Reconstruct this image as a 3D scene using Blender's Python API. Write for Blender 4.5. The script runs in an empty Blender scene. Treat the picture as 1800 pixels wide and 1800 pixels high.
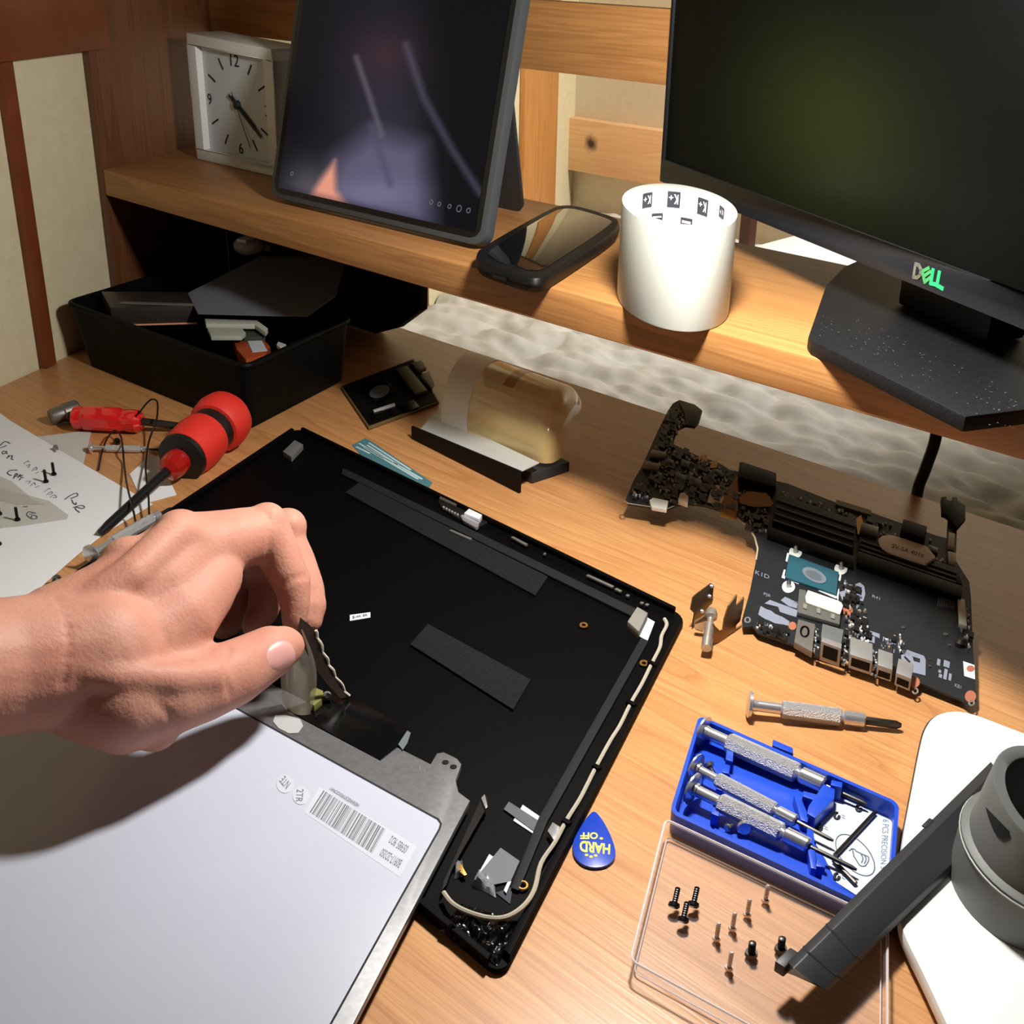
import bpy, bmesh, math, random
from mathutils import Vector, Matrix, noise
random.seed(7)
D = bpy.data
SC = bpy.context.scene
COL = SC.collection

# ---------------------------------------------------------------- camera
# World: the desk surface is z = 0, metres; camera 0.5 m above it, looking along +Y and down.
TILT, ROLL, CAMH, FPX, CEN = math.radians(25.1), math.radians(1.0), 0.5, 2200.0, 900.0
FW = Vector((0, math.cos(TILT), -math.sin(TILT)))
_rt, _up = Vector((1, 0, 0)), Vector((0, math.sin(TILT), math.cos(TILT)))
RT = _rt * math.cos(ROLL) + _up * math.sin(ROLL)
UP = _up * math.cos(ROLL) - _rt * math.sin(ROLL)
EYE = Vector((0, 0, CAMH))
cam = D.cameras.new('camera'); cam_ob = D.objects.new('camera', cam); COL.objects.link(cam_ob)
cam.sensor_width = 36.0; cam.sensor_fit = 'HORIZONTAL'; cam.lens = FPX / 1800 * 36
cam.clip_start = 0.02; cam.clip_end = 50
cam_ob.matrix_world = Matrix(((RT.x, UP.x, -FW.x, EYE.x), (RT.y, UP.y, -FW.y, EYE.y), (RT.z, UP.z, -FW.z, EYE.z), (0, 0, 0, 1)))
SC.camera = cam_ob

# ---------------------------------------------------------------- light and exposure
SC.view_settings.view_transform = 'Standard'; SC.view_settings.look = 'None'
SC.view_settings.gamma = 1.0; SC.view_settings.use_curve_mapping = False
SC.view_settings.exposure = 0.0
world = D.worlds.new('world'); SC.world = world; world.use_nodes = True
world.node_tree.nodes['Background'].inputs[0].default_value = (1.0, 0.93, 0.84, 1)
world.node_tree.nodes['Background'].inputs[1].default_value = 0.014
def area(name, loc, target, sx, sy, watts, col):
    l = D.lights.new(name, 'AREA'); l.shape = 'RECTANGLE'; l.size = sx; l.size_y = sy; l.energy = watts; l.color = col
    o = D.objects.new(name, l); COL.objects.link(o); o.location = loc
    o.rotation_euler = (Vector(target) - Vector(loc)).to_track_quat('-Z', 'Y').to_euler()
    return o
LAMP = Vector((0.11, 0.80, 0.525))
def point(name, loc, r, watts, col):
    l = D.lights.new(name, 'POINT'); l.shadow_soft_size = r; l.energy = watts; l.color = col
    o = D.objects.new(name, l); COL.objects.link(o); o.location = loc; return o
point('desk_lamp_light', LAMP, 0.035, 22.0, (1.0, 0.96, 0.90))
bl_ = area('bed_light', (1.30, 1.9, 1.20), (0.45, 3.0, 0.0), 0.25, 0.25, 15.0, (1.0, 0.95, 0.88)); bl_.data.spread = math.radians(95)

# ---------------------------------------------------------------- picture <-> place
def ray(px, py): return FW + RT * ((px - CEN) / FPX) - UP * ((py - CEN) / FPX)
def G(px, py, z=0.0):
    d = ray(px, py); return EYE + d * ((z - CAMH) / d.z)
def onp(px, py, p0, n):
    d = ray(px, py); return EYE + d * ((Vector(p0) - EYE).dot(n) / d.dot(n))
def proj(p):
    v = Vector(p) - EYE; w = v.dot(FW); return (CEN + FPX * v.dot(RT) / w, CEN - FPX * v.dot(UP) / w)
def rise(b, py):
    lo, hi = -0.5, 2.0
    for _ in range(50):
        m = (lo + hi) / 2
        if proj((b.x, b.y, m))[1] > py: lo = m
        else: hi = m
    return Vector((b.x, b.y, lo))
def Gs(pts, z=0.0): return [G(x, y, z) for x, y in pts]
DX = Vector((0.72, -0.694, 0)).normalized()      # along the shelf
DY = Vector((0.32, 0.947, 0)).normalized()       # along the left wall
DN = Vector((0.694, 0.72, 0)).normalized()       # away from the shelf front
ZUP = Vector((0, 0, 1))

# ---------------------------------------------------------------- materials
MATS = {}
def lin(c): return tuple(((v / 255) / 12.92 if v / 255 <= 0.04045 else ((v / 255 + 0.055) / 1.055) ** 2.4) for v in c)
def mat(name, col, rough=0.5, metal=0.0, spec=0.5, emit=None, estr=1.0, alpha=1.0, trans=0.0, sss=0.0, coat=0.0,
        mott=None, bump=None, ior=1.45):
    """mott = (second colour, noise scale, contrast); bump = (noise scale, strength)"""
    if name in MATS: return MATS[name]
    m = D.materials.new(name); m.use_nodes = True; nt = m.node_tree; b = nt.nodes['Principled BSDF']
    c = lin(col) + (1,)
    b.inputs['Base Color'].default_value = c; b.inputs['Roughness'].default_value = rough
    b.inputs['Metallic'].default_value = metal; b.inputs['Specular IOR Level'].default_value = spec
    b.inputs['Alpha'].default_value = alpha; b.inputs['Transmission Weight'].default_value = trans
    b.inputs['IOR'].default_value = ior; b.inputs['Coat Weight'].default_value = coat
    if sss:
        b.inputs['Subsurface Weight'].default_value = sss; b.inputs['Subsurface Radius'].default_value = (0.010, 0.004, 0.002)
        b.inputs['Subsurface Scale'].default_value = 0.6
    if emit:
        b.inputs['Emission Color'].default_value = lin(emit) + (1,); b.inputs['Emission Strength'].default_value = estr
    tc = nt.nodes.new('ShaderNodeTexCoord')
    if mott:
        c2, sc, w = mott
        n = nt.nodes.new('ShaderNodeTexNoise'); n.inputs['Scale'].default_value = sc; n.inputs['Detail'].default_value = 4
        r = nt.nodes.new('ShaderNodeValToRGB'); r.color_ramp.elements[0].position = 0.5 - w; r.color_ramp.elements[1].position = 0.5 + w
        r.color_ramp.elements[0].color = c; r.color_ramp.elements[1].color = lin(c2) + (1,)
        nt.links.new(tc.outputs['Object'], n.inputs['Vector']); nt.links.new(n.outputs['Fac'], r.inputs['Fac'])
        nt.links.new(r.outputs['Color'], b.inputs['Base Color'])
    if bump:
        n = nt.nodes.new('ShaderNodeTexNoise'); n.inputs['Scale'].default_value = bump[0]; n.inputs['Detail'].default_value = 3
        bp = nt.nodes.new('ShaderNodeBump'); bp.inputs['Strength'].default_value = bump[1]; bp.inputs['Distance'].default_value = 0.002
        nt.links.new(tc.outputs['Object'], n.inputs['Vector']); nt.links.new(n.outputs['Fac'], bp.inputs['Height'])
        nt.links.new(bp.outputs['Normal'], b.inputs['Normal'])
    MATS[name] = m
    return m
def wood(name, light, dark, ang, rough=0.42, scale=1.0, vert=False, knots=None):
    """Grain lines run along the direction ang (degrees in plan), or up the z axis for vert."""
    m = D.materials.new(name); m.use_nodes = True; nt = m.node_tree; b = nt.nodes['Principled BSDF']; L = nt.links.new
    tc = nt.nodes.new('ShaderNodeTexCoord'); geo = nt.nodes.new('ShaderNodeNewGeometry')
    mp = nt.nodes.new('ShaderNodeMapping'); mp.vector_type = 'POINT'
    if vert: mp.inputs['Rotation'].default_value = (0, math.radians(90), 0)
    else: mp.inputs['Rotation'].default_value = (0, 0, -math.radians(ang))
    L(geo.outputs['Position'], mp.inputs['Vector'])
    st = nt.nodes.new('ShaderNodeMapping'); st.inputs['Scale'].default_value = (0.55 * scale, 9 * scale, 9 * scale); L(mp.outputs[0], st.inputs['Vector'])
    n1 = nt.nodes.new('ShaderNodeTexNoise'); n1.inputs['Scale'].default_value = 1.3; n1.inputs['Detail'].default_value = 2.5; L(st.outputs[0], n1.inputs['Vector'])
    mul = nt.nodes.new('ShaderNodeMath'); mul.operation = 'MULTIPLY'; mul.inputs[1].default_value = 9.0; L(n1.outputs['Fac'], mul.inputs[0])
    fr = nt.nodes.new('ShaderNodeMath'); fr.operation = 'FRACT'; L(mul.outputs[0], fr.inputs[0])
    r1 = nt.nodes.new('ShaderNodeValToRGB'); e = r1.color_ramp.elements
    e[0].position = 0.0; e[0].color = (0.12, 0.12, 0.12, 1); e[1].position = 1.0; e[1].color = (0.55, 0.55, 0.55, 1)
    x = r1.color_ramp.elements.new(0.10); x.color = (1, 1, 1, 1); x = r1.color_ramp.elements.new(0.75); x.color = (0.75, 0.75, 0.75, 1)
    L(fr.outputs[0], r1.inputs['Fac'])
    s2 = nt.nodes.new('ShaderNodeMapping'); s2.inputs['Scale'].default_value = (14 * scale, 420 * scale, 420 * scale); L(mp.outputs[0], s2.inputs['Vector'])
    n2 = nt.nodes.new('ShaderNodeTexNoise'); n2.inputs['Scale'].default_value = 1.0; n2.inputs['Detail'].default_value = 2; L(s2.outputs[0], n2.inputs['Vector'])
    r2 = nt.nodes.new('ShaderNodeValToRGB'); r2.color_ramp.elements[0].position = 0.36; r2.color_ramp.elements[1].position = 0.60
    r2.color_ramp.elements[0].color = (0.45, 0.45, 0.45, 1); L(n2.outputs['Fac'], r2.inputs['Fac'])
    mm = nt.nodes.new('ShaderNodeMath'); mm.operation = 'MULTIPLY'; L(r1.outputs['Color'], mm.inputs[0]); L(r2.outputs['Color'], mm.inputs[1])
    mx = nt.nodes.new('ShaderNodeMix'); mx.data_type = 'RGBA'; mx.inputs['A'].default_value = lin(dark) + (1,); mx.inputs['B'].default_value = lin(light) + (1,)
    L(mm.outputs[0], mx.inputs['Factor'])
    out = mx.outputs['Result']
    for kp, kr in (knots or []):
        vs = nt.nodes.new('ShaderNodeVectorMath'); vs.operation = 'DISTANCE'; vs.inputs[1].default_value = kp; L(geo.outputs['Position'], vs.inputs[0])
        kn = nt.nodes.new('ShaderNodeTexNoise'); kn.inputs['Scale'].default_value = 40; L(geo.outputs['Position'], kn.inputs['Vector'])
        ma = nt.nodes.new('ShaderNodeMath'); ma.operation = 'MULTIPLY_ADD'; ma.inputs[1].default_value = kr * 0.8; L(kn.outputs['Fac'], ma.inputs[0]); L(vs.outputs['Value'], ma.inputs[2])
        kr_ = nt.nodes.new('ShaderNodeMapRange'); kr_.inputs['From Min'].default_value = kr * 0.7; kr_.inputs['From Max'].default_value = kr * 1.7; L(ma.outputs[0], kr_.inputs['Value'])
        mk = nt.nodes.new('ShaderNodeMix'); mk.data_type = 'RGBA'; mk.inputs['A'].default_value = lin((70, 42, 24)) + (1,)
        L(out, mk.inputs['B']); L(kr_.outputs['Result'], mk.inputs['Factor']); out = mk.outputs['Result']
    L(out, b.inputs['Base Color']); b.inputs['Roughness'].default_value = rough
    bp = nt.nodes.new('ShaderNodeBump'); bp.inputs['Strength'].default_value = 0.10; bp.inputs['Distance'].default_value = 0.001
    L(mm.outputs[0], bp.inputs['Height']); L(bp.outputs['Normal'], b.inputs['Normal'])
    MATS[name] = m
    return m
def vcol_emit(name, strength, rough=0.08, base=(4, 4, 6), spec=.5):
    m = mat(name, base, rough, spec=spec); nt = m.node_tree; b = nt.nodes['Principled BSDF']
    a = nt.nodes.new('ShaderNodeAttribute'); a.attribute_name = 'glow'
    nt.links.new(a.outputs['Color'], b.inputs['Emission Color']); b.inputs['Emission Strength'].default_value = strength
    return m

# ---------------------------------------------------------------- building
BASE = {}
def setp(o, label=None, cat=None, group=None, kind=None):
    if label: o['label'] = label
    if cat: o['category'] = cat
    if group: o['group'] = group
    if kind: o['kind'] = kind
    return o
def thing(name, label, cat, base, group=None):
    o = D.objects.new(name, None); o.empty_display_size = 0.02; COL.objects.link(o); o.location = base
    BASE[o.name] = Vector(base); return setp(o, label, cat, group)
def basis(d, up=ZUP):
    d = d.normalized(); s = d.cross(up)
    if s.length < 1e-4: s = d.cross(Vector((1, 0, 0)))
    s.normalize(); return d, s, s.cross(d).normalized()
class MB:
    def __init__(s): s.v = []; s.f = []; s.m = []
    def add(s, vs, fs, k=0):
        n = len(s.v); s.v += [Vector(v) for v in vs]; s.f += [tuple(i + n for i in f) for f in fs]; s.m += [k] * len(fs); return s
    def prism(s, top, bot, k=0):
        n = len(top); fs = [tuple(range(n)), tuple(range(2 * n - 1, n - 1, -1))] + [(i, i + n, (i + 1) % n + n, (i + 1) % n) for i in range(n)]
        return s.add(list(top) + list(bot), fs, k)
    def slab(s, pts, z0, z1, k=0):                     # picture outline of the top face, extruded straight down
        t = [G(x, y, z1) for x, y in pts]; return s.prism(t, [Vector((p.x, p.y, z0)) for p in t], k)
    def ext(s, pts, vec, k=0): return s.prism([Vector(p) for p in pts], [Vector(p) + vec for p in pts], k)
    def beam(s, a, b, w, h, up=ZUP, k=0):              # box whose axis runs a -> b, w across, h along up
        a, b = Vector(a), Vector(b); d, x, y = basis(b - a, up); x, y = x * w / 2, y * h / 2
        q = lambda c: [c - x - y, c + x - y, c + x + y, c - x + y]
        return s.prism(q(a), q(b), k)
    def box(s, c, ax, ay, az, k=0):
        c = Vector(c); q = [c - ax - ay, c + ax - ay, c + ax + ay, c - ax + ay]
        return s.prism([p + az for p in q], [p - az for p in q], k)
    def tube(s, pts, r, n=8, k=0, closed=False):
        pts = [Vector(p) for p in pts]; m = len(pts); rr = r if isinstance(r, (list, tuple)) else [r] * m
        vs = []; prev = None
        for i, p in enumerate(pts):
            t = (pts[min(i + 1, m - 1)] - pts[max(i - 1, 0)])
            if t.length < 1e-9: t = Vector((0, 0, 1))
            t.normalize()
            if prev is None:
                a = t.cross(ZUP);  a = a if a.length > 1e-3 else t.cross(Vector((1, 0, 0)))
            else: a = prev - t * prev.dot(t)
            a.normalize(); prev = a; b = t.cross(a)
            vs += [p + (a * math.cos(2 * math.pi * j / n) + b * math.sin(2 * math.pi * j / n)) * rr[i] for j in range(n)]
        fs = [(i * n + j, i * n + (j + 1) % n, (i + 1) * n + (j + 1) % n, (i + 1) * n + j) for i in range(m - 1) for j in range(n)]
        fs += [tuple(range(n - 1, -1, -1)), tuple(range((m - 1) * n, m * n))]
        return s.add(vs, fs, k)
    def lathe(s, a, b, prof, n=20, k=0, sx=1.0, sv=None, cap=True):  # prof = [(fraction along a->b, radius)]
        a, b = Vector(a), Vector(b); d, x, y = basis(b - a)
        vs = []
        for t, r in prof:
            c = a + (b - a) * t
            vs += [c + (x * math.cos(2 * math.pi * j / n) + y * math.sin(2 * math.pi * j / n)) * r for j in range(n)]
        m = len(prof)
        fs = [(i * n + j, i * n + (j + 1) % n, (i + 1) * n + (j + 1) % n, (i + 1) * n + j) for i in range(m - 1) for j in range(n)]
        if cap: fs += [tuple(range(n - 1, -1, -1)), tuple(range((m - 1) * n, m * n))]
        return s.add(vs, fs, k)
    def ball(s, c, r, nu=14, nv=9, k=0):
        c = Vector(c); r = r if isinstance(r, (list, tuple)) else (r, r, r); vs = []; fs = []
        for i in range(nv + 1):
            ph = math.pi * i / nv
            for j in range(nu):
                th = 2 * math.pi * j / nu
                vs.append(c + Vector((r[0] * math.sin(ph) * math.cos(th), r[1] * math.sin(ph) * math.sin(th), r[2] * math.cos(ph))))
        fs = [(i * nu + j, (i + 1) * nu + j, (i + 1) * nu + (j + 1) % nu, i * nu + (j + 1) % nu) for i in range(nv) for j in range(nu)]
        return s.add(vs, fs, k)
    def grid(s, rows, k=0):
        n = len(rows[0]); vs = [p for r in rows for p in r]
        fs = [(i * n + j, i * n + j + 1, (i + 1) * n + j + 1, (i + 1) * n + j) for i in range(len(rows) - 1) for j in range(n - 1)]
        return s.add(vs, fs, k)
    def obj(s, name, mats, parent=None, label=None, cat=None, group=None, kind=None, base=None, bevel=0.0, seg=2, smooth=True, ang=32, solid=0.0, solid_off=0.0, merge=True):
        root = parent
        while root is not None and root.parent is not None: root = root.parent
        if parent is None:
            if base is None:
                mn = Vector([min(v[i] for v in s.v) for i in range(3)]); mx = Vector([max(v[i] for v in s.v) for i in range(3)])
                base = Vector(((mn.x + mx.x) / 2, (mn.y + mx.y) / 2, mn.z))
        else: base = BASE[root.name]
        me = D.meshes.new(name); bm = bmesh.new()
        bv = [bm.verts.new(v - base) for v in s.v]
        for f, k in zip(s.f, s.m):
            try:
                fa = bm.faces.new([bv[i] for i in f]); fa.material_index = k
            except ValueError: pass
        if merge: bmesh.ops.remove_doubles(bm, verts=bm.verts, dist=1e-6)
        bmesh.ops.recalc_face_normals(bm, faces=bm.faces)
        if bevel:
            ed = [e for e in bm.edges if len(e.link_faces) == 2 and e.calc_face_angle(0) > math.radians(30)]
            bmesh.ops.bevel(bm, geom=ed, offset=bevel, segments=seg, profile=0.6, affect='EDGES', clamp_overlap=True)
        if solid: bmesh.ops.solidify(bm, geom=bm.faces[:], thickness=solid)
        bm.to_mesh(me); bm.free()
        for m in (mats if isinstance(mats, (list, tuple)) else [mats]): me.materials.append(m)
        if smooth:
            me.shade_smooth(); me.set_sharp_from_angle(angle=math.radians(ang))
        o = D.objects.new(name, me); COL.objects.link(o)
        if parent is not None: o.parent = parent
        else: o.location = base; BASE[o.name] = Vector(base)
        return setp(o, label, cat, group, kind)
def copy_tree(o, parent=None):
    c = o.copy(); COL.objects.link(c)
    if parent is not None: c.parent = parent
    for ch in list(o.children): copy_tree(ch, c)
    return c
def soften(pts, n=2):                                   # corner cutting: rounds a closed outline
    for _ in range(n):
        out = []
        for i, p in enumerate(pts):
            q = pts[(i + 1) % len(pts)]; out += [(p[0] * .75 + q[0] * .25, p[1] * .75 + q[1] * .25), (p[0] * .25 + q[0] * .75, p[1] * .25 + q[1] * .75)]
        pts = out
    return pts
class Quad:                                            # bilinear frame on four points: bl, br, tr, tl
    def __init__(s, bl, br, tr, tl, n=None):
        s.p = [Vector(q) for q in (bl, br, tr, tl)]
        s.n = n or (s.p[1] - s.p[0]).cross(s.p[3] - s.p[0]).normalized()
    def at(s, u, v, w=0.0):
        a, b, c, d = s.p; return (a * (1 - u) + b * u) * (1 - v) + (d * (1 - u) + c * u) * v + s.n * w
    def rect(s, u0, u1, v0, v1, w=0.0): return [s.at(u0, v0, w), s.at(u1, v0, w), s.at(u1, v1, w), s.at(u0, v1, w)]
    def bx(s, mb, u0, u1, v0, v1, w0, w1, k=0): return mb.prism(s.rect(u0, u1, v0, v1, w1), s.rect(u0, u1, v0, v1, w0), k)
    def poly(s, mb, uv, w0, w1, k=0): return mb.prism([s.at(u, v, w1) for u, v in uv], [s.at(u, v, w0) for u, v in uv], k)
def GQ(bl, br, tr, tl, z=0.0): return Quad(G(*bl, z), G(*br, z), G(*tr, z), G(*tl, z), ZUP)
_txt = {}
def text_uv(body, bold=0.0):
    key = (body, bold)
    if key in _txt: return _txt[key]
    cu = D.curves.new('t', 'FONT'); cu.body = body; cu.size = 1; cu.offset = bold; cu.resolution_u = 3
    o = D.objects.new('t', cu); COL.objects.link(o); bpy.context.view_layer.update()
    me = D.meshes.new_from_object(o.evaluated_get(bpy.context.evaluated_depsgraph_get()))
    vs = [v.co.copy() for v in me.vertices]; fs = [tuple(p.vertices) for p in me.polygons]
    D.objects.remove(o); D.curves.remove(cu); D.meshes.remove(me)
    x0, x1 = min(v.x for v in vs), max(v.x for v in vs); y0, y1 = min(v.y for v in vs), max(v.y for v in vs)
    _txt[key] = ([((v.x - x0) / (x1 - x0), (v.y - y0) / (y1 - y0)) for v in vs], fs); return _txt[key]
def text_on(mb, body, quad, w=0.0003, bold=0.0, k=0):
    uv, fs = text_uv(body, bold); return mb.add([quad.at(u, v, w) for u, v in uv], fs, k)
def smooth_path(pts, n=6):
    pts = [Vector(p) for p in pts]; out = []
    for i in range(len(pts) - 1):
        p0, p1, p2, p3 = pts[max(i - 1, 0)], pts[i], pts[i + 1], pts[min(i + 2, len(pts) - 1)]
        for j in range(n):
            t = j / n
            out.append(0.5 * ((2 * p1) + (p2 - p0) * t + (2 * p0 - 5 * p1 + 4 * p2 - p3) * t * t + (3 * p1 - p0 - 3 * p2 + p3) * t ** 3))
    return out + [pts[-1]]
def stroke(mb, pts, r, k=0, n=5, sub=4): return mb.tube(smooth_path(pts, sub) if sub else pts, r, n, k)
ANG = math.degrees(math.atan2(DX.y, DX.x))
# ---------------------------------------------------------------- setting
M_wall = mat('wallpaper_cream', (214, 205, 172), 0.85, mott=((204, 193, 158), 60, 0.3), bump=(300, 0.25))
M_wallb = mat('wallpaper_beige', (220, 208, 182), 0.85, mott=((212, 199, 172), 50, 0.3), bump=(260, 0.2))
M_trim = mat('trim_brown', (122, 62, 28), 0.5, mott=((96, 44, 20), 25, 0.3))
M_trim4 = wood('trim_oak', (196, 138, 74), (160, 104, 52), 0, 0.5, vert=True)
M_desk = wood('desk_oak', (206, 152, 98), (172, 114, 66), ANG, 0.40)
M_shelf = wood('shelf_oak', (182, 130, 76), (148, 98, 52), ANG, 0.52)
M_side = wood('side_oak', (112, 68, 38), (80, 45, 23), 0, 0.55, vert=True)
M_black = mat('black_plastic', (13, 13, 14), 0.45)
M_dkgrey = mat('dark_grey_plastic', (42, 44, 48), 0.5)
M_white = mat('white_plastic', (238, 238, 236), 0.4)
M_paper = mat('paper_white', (222, 224, 228), 0.8, bump=(25, 0.15))
M_chrome = mat('chrome', (214, 214, 218), 0.22, .75)
M_steel = mat('steel', (160, 160, 160), 0.35, 1.0)
M_dsteel = mat('dark_steel', (78, 74, 70), 0.35, 0.9)
M_ink = mat('ink', (30, 30, 36), 0.8)
M_silk = mat('silkscreen', (128, 134, 150), 0.7)
M_gold = mat('gold_pad', (200, 150, 80), 0.35, 0.8)
M_copper = mat('copper_pad', (196, 122, 96), 0.45, 0.4)

ZF = -0.72                                             # floor level
W0 = G(68, 647); WL = lambda t, z: Vector((W0.x + DY.x * t, W0.y + DY.y * t, z))
BEDZ = -0.24
BW = G(984, 364, BEDZ)                                  # a point of the back wall at the mattress edge
_den = DY.x * DN.x + DY.y * DN.y
TB = ((BW.x - W0.x) * DN.x + (BW.y - W0.y) * DN.y) / _den   # where the left wall meets the back wall
WN = DY.cross(ZUP).normalized(); WN = WN if WN.x > 0 else -WN
mb = MB(); mb.prism([WL(-1.6, 1.7), WL(TB + .3, 1.7), WL(TB + .3, 1.7) - WN * .06, WL(-1.6, 1.7) - WN * .06], [WL(-1.6, ZF), WL(TB + .3, ZF), WL(TB + .3, ZF) - WN * .06, WL(-1.6, ZF) - WN * .06])
mb.obj('wall_left', M_wall, kind='structure')
BC = WL(TB, 0); mb = MB(); c0, c1 = BC - DX * .1, BC + DX * 3.2
mb.prism([Vector((p.x, p.y, 1.7)) for p in (c0, c1, c1 + DN * .06, c0 + DN * .06)], [Vector((p.x, p.y, ZF)) for p in (c0, c1, c1 + DN * .06, c0 + DN * .06)])
mb.obj('wall_back', M_wallb, kind='structure')
mb = MB(); q = [Vector((-1.6, -.9, ZF)), Vector((2.6, -.9, ZF)), Vector((2.6, 4.6, ZF)), Vector((-1.6, 4.6, ZF))]
mb.prism(q, [p - ZUP * .05 for p in q]); mb.obj('floor', wood('floor_wood', (150, 104, 62), (118, 76, 40), 90, 0.5), kind='structure')
def wall_t(px, py, z=0): g = G(px, py, z); return (g - W0).dot(DY)
t0, t1 = wall_t(68, 647), wall_t(85, 638)
mb = MB(); a, b = WL(t0, 0) + WN * .001, WL(t1, 0) + WN * .001
mb.prism([Vector((p.x, p.y, 1.69)) for p in (a, b, b + WN * .010, a + WN * .010)], [Vector((p.x, p.y, ZF)) for p in (a, b, b + WN * .010, a + WN * .010)])
mb.obj('trim_1', M_trim, kind='structure', bevel=.001)
for nm_, xa, ya, xb, yb, dp in (('trim_3', 738, 546, 748, 539, .010), ('trim_4', 893, 430, 944, 392, .014)):
    ta, tb_ = wall_t(xa, ya, BEDZ), wall_t(xb, yb, BEDZ); a, b = WL(ta, 0) + WN * .001, WL(tb_, 0) + WN * .001; mb = MB()
    mb.prism([Vector((p.x, p.y, 1.69)) for p in (a, b, b + WN * dp, a + WN * dp)], [Vector((p.x, p.y, BEDZ + .002)) for p in (a, b, b + WN * dp, a + WN * dp)])
    mb.obj(nm_, M_trim4 if nm_ == 'trim_4' else M_trim, kind='structure', bevel=.001)
zt = onp(60, 96, W0, WN).z
mb = MB(); a, b = WL(-1.5, zt) + WN * .012, WL(t1 + .16, zt) + WN * .012
mb.prism([a + ZUP * .07, b + ZUP * .07, b + ZUP * .07 + WN * .014, a + ZUP * .07 + WN * .014], [a, b, b + WN * .014, a + WN * .014])
mb.obj('trim_2', M_trim, kind='structure', bevel=.001)

# ---------------------------------------------------------------- desk
S0 = G(181, 298, .2154); ZS0, ZS1 = .1835, .2154
bk = G(1050, 688)                                       # a point of the desk's back edge
def on_wall_line(p0):                                   # where a line through p0 along DX meets the left wall (just clear of it)
    w = W0 + WN * .002; t = ((p0.x - w.x) * DN.x + (p0.y - w.y) * DN.y) / _den; return w + DY * t
dl = on_wall_line(Vector((bk.x, bk.y, 0))); dr = dl + DX * 2.0
fl = on_wall_line(Vector((0.0, 0.05, 0)));
if True:
    nf = WL(-1.25, 0) + WN * .002; nr = dr - DY * (dl - nf).length
desk = thing('desk', 'light oak veneer study desk covered with tools and laptop parts', 'desk', (0.1, .9, ZF))
mb = MB(); q = [nf, nr, dr, dl]; mb.prism(q, [p - ZUP * .028 for p in q]); mb.obj('desktop', M_desk, desk, bevel=.002)
for p, ux, uy in ((dl, 1, -1), (dr, -1, -1), (nr, -1, 1), (nf, 1, 1)):
    c = p + DX * .05 * ux + DY * .07 * uy; mb = MB(); mb.beam(Vector((c.x, c.y, -.028)), Vector((c.x, c.y, ZF)), .05, .05, DX); mb.obj('leg', M_desk, desk, bevel=.002)

# ---------------------------------------------------------------- shelf unit standing at the back of the desk
unit = thing('desk_shelf', 'oak shelf unit with tall side panel standing along the back of the desk', 'shelf', (S0.x, S0.y, 0))
SF = on_wall_line(S0)
SBK = .298
mb = MB(); a = Vector((S0.x, S0.y, 0)); wl = SF + DY * 0
p1, p2 = a - DX * .018, a - DX * .0005
q = [p1, p2, p2 + DY * SBK, p1 + DY * SBK]
mb.prism([Vector((p.x, p.y, .80)) for p in q], [Vector((p.x, p.y, .0005)) for p in q]); mb.obj('side_panel', M_side, unit, bevel=.0012)
mb = MB(); q = [a, a + DX * 1.5, a + DX * 1.5 + DY * SBK, a + DY * SBK]
mb.prism([Vector((p.x, p.y, ZS1)) for p in q], [Vector((p.x, p.y, ZS0)) for p in q]); mb.obj('shelf_board', M_shelf, unit, bevel=.002)
bkn = DY * (SBK - .022)
pz = onp(1000, 130, a + bkn, DN).z
mb = MB(); q = [a + bkn, a + bkn + DX * 1.5, a + bkn + DX * 1.5 + DY * .02, a + bkn + DY * .02]
mb.prism([Vector((p.x, p.y, pz + .07)) for p in q], [Vector((p.x, p.y, pz)) for p in q]); mb.obj('back_rail', M_shelf, unit, bevel=.001)
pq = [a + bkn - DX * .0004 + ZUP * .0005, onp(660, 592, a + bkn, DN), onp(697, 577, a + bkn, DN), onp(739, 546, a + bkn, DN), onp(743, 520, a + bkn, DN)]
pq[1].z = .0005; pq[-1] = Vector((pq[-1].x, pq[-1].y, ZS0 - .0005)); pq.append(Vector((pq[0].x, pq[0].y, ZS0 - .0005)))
mb = MB(); mb.ext(pq, DN * .012); mb.obj('added_dark_sheet', mat('dark_sheet', (26, 18, 13), .7, spec=.2), unit, label='dark back board under the shelf')  # added sheet, stands in for the black area under the shelf
mb = MB(); q = [a + DX * 1.48, a + DX * 1.5, a + DX * 1.5 + DY * SBK, a + DX * 1.48 + DY * SBK]
mb.prism([Vector((p.x, p.y, ZS0 - .0005)) for p in q], [Vector((p.x, p.y, .0005)) for p in q]); mb.obj('right_panel', M_side, unit, bevel=.001)

# ---------------------------------------------------------------- bed behind the desk
M_pine = wood('pine', (226, 170, 104), (206, 146, 84), ANG, 0.5, 0.7)
M_sheet = mat('white_sheet', (226, 226, 224), 0.9)
MF = dl + DN * .03; ml = on_wall_line(MF)
bedlen = 2.2
b0 = Vector((MF.x, MF.y, 0)); b0 = on_wall_line(b0); b1 = on_wall_line(Vector((BW.x, BW.y, 0)) - DN * .01)
b0 += WN * .002; b1 += WN * .002
bed = thing('bed', 'low bed behind the desk with pale mattress and dark wooden frame', 'bed', (b0.x + .8, b0.y - .1, ZF))
M_dkwood = mat('dark_wood', (66, 34, 26), 0.5)
q = [b0, b0 + DX * bedlen, b1 + DX * bedlen, b1]
mb = MB(); mb.prism([Vector((p.x, p.y, BEDZ - .015)) for p in q], [Vector((p.x, p.y, BEDZ - .20)) for p in q]); mb.obj('mattress', M_sheet, bed, bevel=.012)
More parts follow.
